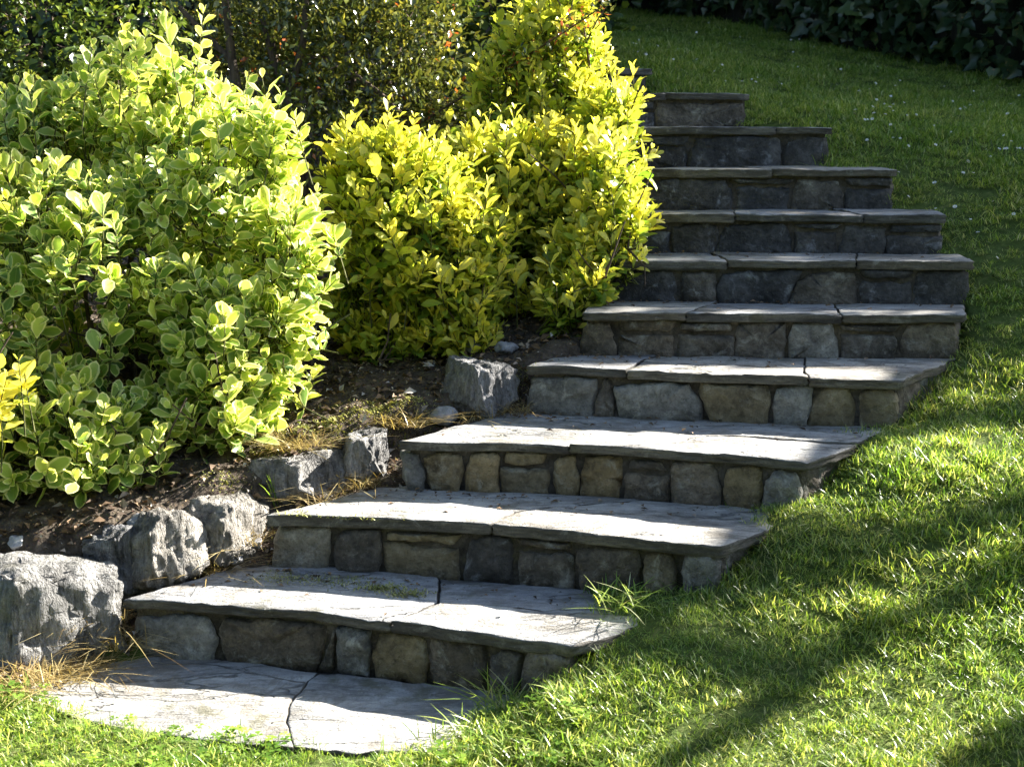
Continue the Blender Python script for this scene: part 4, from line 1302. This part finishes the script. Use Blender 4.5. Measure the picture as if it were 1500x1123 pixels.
rs = np.random.default_rng(99)
bits = [lawn_tufts(-1.9, 2.4, 2.7, 5.4, 900, 1.0, rs), lawn_tufts(0.2, 3.6, 5.4, 8.5, 520, 1.05, rs), lawn_tufts(0.2, 5.2, 8.5, 15.5, 210, 1.35, rs)]
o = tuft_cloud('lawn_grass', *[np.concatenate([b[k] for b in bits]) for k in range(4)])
o['label'] = 'short green lawn grass right of and below the steps'
o['category'] = 'grass'
o['kind'] = 'stuff'

def tuft_thing(name, label, cat, p, n, hr, spread, mat, seed, lean=(0.7, 0.35), w=(0.003, 0.005), group=None, rndr=(0, 1)):
    random.seed(seed)
    mb = MB()
    for q in range(n):
        a, r = random.uniform(0, 6.283), spread * math.sqrt(random.random())
        blade(mb, r * math.cos(a), r * math.sin(a), random.uniform(*hr), random.uniform(*w), abs(random.gauss(*lean)), random.uniform(0, 6.283), random.uniform(*rndr), segs=4, curl=random.uniform(0.2, 1.2))
    o = link(name, mb.mesh(name), mat)
    o.location = tuple(p)
    return tag(o, label, cat, group)
def gp(x, y, D, bed=False):
    p = at(x, y, D)
    return p
tuft_thing('grass_tuft', 'pale long-bladed grass tuft spilling onto the lowest tread from the right', 'grass tuft', np.array([*at_z(905, 880, 0.136)[:2], 0.125]), 44, (0.035, 0.085), 0.075, M['grass'], 1, lean=(1.0, 0.4), rndr=(0.3, 1))
tuft_thing('grass_tuft', 'long grass tuft at the right edge of the bottom paving', 'grass tuft', at_z(735, 1030, -0.09), 60, (0.05, 0.11), 0.07, M['grass'], 2, rndr=(0.3, 1))
tuft_thing('grass_tuft', 'thin green grass sprig between the boulders left of the second step', 'grass tuft', on_ground(405, 745), 9, (0.08, 0.15), 0.012, M['grass'], 3, lean=(0.25, 0.2), rndr=(0.3, 0.8))
DRY = [((40, 1000), 3.7, 90, 'dry brown weeds at the lower left edge of the picture under the largest boulder'), ((140, 975), 3.75, 90, 'dry weeds in the corner between the largest boulder and the bottom paving'), ((175, 935), 3.8, 80, 'twiggy dry weeds against the left end of the lowest riser'), ((150, 900), 3.95, 120, 'dry brown weeds at the left end of the lowest step'), ((95, 985), 3.72, 90, 'dry brown weeds at the foot of the largest boulder'), ((300, 832), 4.12, 120, 'dry weeds on the lowest tread beside the angular boulder'),
       ((345, 790), 4.28, 70, 'green and dry weeds by the left end of the second step'), ((520, 705), 4.55, 100, 'reddish dry weeds between two boulders left of the third step'), ((470, 728), 4.45, 60, 'dry weeds in front of the long low boulder'),
       ((590, 618), 4.88, 80, 'dry grass on the mossy ledge above the third step'), ((700, 612), 4.95, 80, 'reddish dry twiggy weeds in front of the pale boulder'), ((430, 650), 4.65, 110, 'dry straw strip behind the long low boulder'), ((745, 600), 5.0, 60, 'dry weeds between the pale boulder and the fourth step')]
for q, ((x, y), D, n, lab) in enumerate(DRY):
    tuft_thing('dry_weeds', lab, 'weeds', on_ground(x, y) - np.array([0, 0, 0.006]), int(n * 2.6), (0.02, 0.085), 0.10, M['dry'], 50 + q, lean=(1.2, 0.6), w=(0.0016, 0.0036), group='dry weeds along the left edge of the steps')

# moss cushions and litter on the bed (nobody could count them)
random.seed(3)
mb = MB()
MOSS = [((420, 655), 4.66, 0.10, 90), ((470, 640), 4.72, 0.12, 140), ((560, 610), 4.9, 0.10, 120), ((600, 600), 4.95, 0.1, 90), ((500, 628), 4.78, 0.08, 80), ((745, 560), 5.1, 0.07, 80), ((410, 846), 4.15, 0.10, 120), ((490, 852), 4.1, 0.08, 90), ((560, 862), 4.05, 0.05, 40), ((360, 770), 4.32, 0.08, 90), ((600, 872), 3.86, 0.05, 30)]
for (x, y), D, r, n in MOSS:
    c = on_ground(x, y)
    V_, Q_, T_, A_, H_ = [], [], [], [], []
    m2 = MB()
    off = np.random.default_rng(int(x)).normal(size=(n * 8, 2)) * np.array([r * 0.75, r * 0.35])
    zz = ground_z(c[None, :2] + off)
    for (dx, dy), z in zip(off, zz):
        k = m2.n
        blade(m2, c[0] + dx, c[1] + dy, random.uniform(0.004, 0.013), 0.004, 0.8, random.uniform(0, 6.283), random.random(), segs=2)
        m2.V[-1][:, 2] += z
    mb.add(np.concatenate(m2.V), np.concatenate(m2.Q), np.concatenate(m2.T), rnd=np.concatenate(m2.A['rnd']), height=0.7)
o = link('moss', mb.mesh('moss'), M['moss'])
o['kind'] = 'stuff'; o['label'] = 'yellowish moss along the bed edge and tread corners'; o['category'] = 'moss'

rs = np.random.default_rng(8)
n = 24000
P = np.c_[rs.uniform(-2.0, 0.75, n), 3.58 + rs.random(n) ** 1.4 * 3.3]
P = P[(poly_sd(P, BED_POLY) < -0.02) | ((P[:, 0] < -0.98) & (P[:, 1] > 3.60))]
n = len(P)
z = np.maximum(bed_ground(P), lawn_ground(P)) + rs.uniform(0.002, 0.014, n)
V0, T0, E0 = diamond(0.55, 0.2)
R = frames(np.c_[rs.normal(size=(n, 2)), rs.normal(size=n) * 0.35], np.c_[rs.normal(size=(n, 2)) * 0.45, np.ones(n)])
size = 0.009 + 0.042 * rs.random(n) ** 3
W = np.einsum('nij,vj->nvi', R * size[:, None, None], V0) + np.c_[P, z][:, None]
o = link('leaf_litter', np_mesh('leaf_litter', W.reshape(-1, 3), [(T0[None] + (np.arange(n) * 5)[:, None, None]).reshape(-1, 3)], {'rnd': np.repeat(rs.random(n) ** 1.3, 5)}, smooth=False), M['litter'])
o['kind'] = 'stuff'; o['label'] = 'dry leaf litter and chips covering the soil under the shrubs'; o['category'] = 'litter'

rs = np.random.default_rng(28)
Pl = []
for i in range(0, 6):
    for q in range(170):
        a, t = rs.beta(0.7, 1.6), 1 - rs.beta(0.7, 2.4)
        l2, r2 = FL[i + 1][:2], FR[i + 1][:2]
        p = edge_pt(i, a) * (1 - t) + (l2 + (r2 - l2) * a) * t
        Pl.append((*p, ZS[i] + 0.006))
Pl = np.array(Pl)
n = len(Pl)
R = frames(np.c_[rs.normal(size=(n, 2)), rs.normal(size=n) * 0.15], np.c_[rs.normal(size=(n, 2)) * 0.2, np.ones(n)])
size = 0.006 + 0.024 * rs.random(n) ** 3
W = np.einsum('nij,vj->nvi', R * size[:, None, None], V0) + Pl[:, None]
o = link('tread_litter', np_mesh('tread_litter', W.reshape(-1, 3), [(T0[None] + (np.arange(n) * 5)[:, None, None]).reshape(-1, 3)], {'rnd': np.repeat(rs.random(n) * 0.85, 5)}, smooth=False), M['litter'])
o['kind'] = 'stuff'; o['label'] = 'dry leaf bits lying on the treads against the risers'; o['category'] = 'litter'

# ------------------------------------------------------------------ daisies in the upper lawn
t = NT('daisy_petal')
M['petal'] = t.surf(t.principled((0.78, 0.78, 0.80), 0.6, 0.2))
t = NT('daisy_centre')
M['centre'] = t.surf(t.principled((0.62, 0.42, 0.04), 0.7, 0.2))
mb = MB()
for k in range(9):
    a = k * 2 * math.pi / 9
    c_, s_ = math.cos(a), math.sin(a)
    mb.add([(0.003 * c_, 0.003 * s_, 0), (0.012 * c_ - 0.0035 * s_, 0.012 * s_ + 0.0035 * c_, 0.002), (0.017 * c_, 0.017 * s_, 0.0035), (0.012 * c_ + 0.0035 * s_, 0.012 * s_ - 0.0035 * c_, 0.002)], Q=[(0, 3, 2, 1)])
petals = mb.mesh('petals'); petals.materials.append(M['petal'])
V, T = ICO2
disc = np_mesh('centre', V * np.array([0.0045, 0.0045, 0.003]), [T]); disc.materials.append(M['centre'])
rs = np.random.default_rng(17)
cnt = 0
DRIFTS = [(970, 85, 40), (1060, 115, 45), (1120, 125, 30), (1300, 150, 50), (1300, 180, 25), (1440, 165, 30), (1180, 50, 60), (1400, 210, 60), (1490, 250, 30), (1230, 95, 80), (1450, 330, 60), (1350, 270, 70)]
while cnt < 110:
    cx, cy, cr = DRIFTS[int(rs.integers(len(DRIFTS)))]
    x, y = cx + rs.normal() * cr, cy + rs.normal() * cr * 0.45
    hit = None
    for D in np.arange(5.5, 15, 0.1):
        p = at(x, y, D)
        if p[2] < lawn_z(p[None, :2])[0]:
            hit = p
            break
    if hit is None or poly_sd(hit[None, :2], STAIR_POLY)[0] < 0.05 or poly_sd(hit[None, :2], BED_POLY)[0] < 0.05:
        continue
    cnt += 1
    o = link('daisy', petals)
    o.location = (hit[0], hit[1], lawn_ground(hit[None, :2])[0] + 0.05)
    o.rotation_euler = (rs.uniform(0.2, 0.9), rs.normal() * 0.3, rs.normal() * 0.5)
    s = rs.uniform(0.3, 0.62)
    o.scale = (s, s, s)
    tag(o, 'tiny white daisy dotted in the shaded upper lawn', 'daisy', 'daisies in the shaded lawn')
    c = link('flower_centre', disc, parent=o)
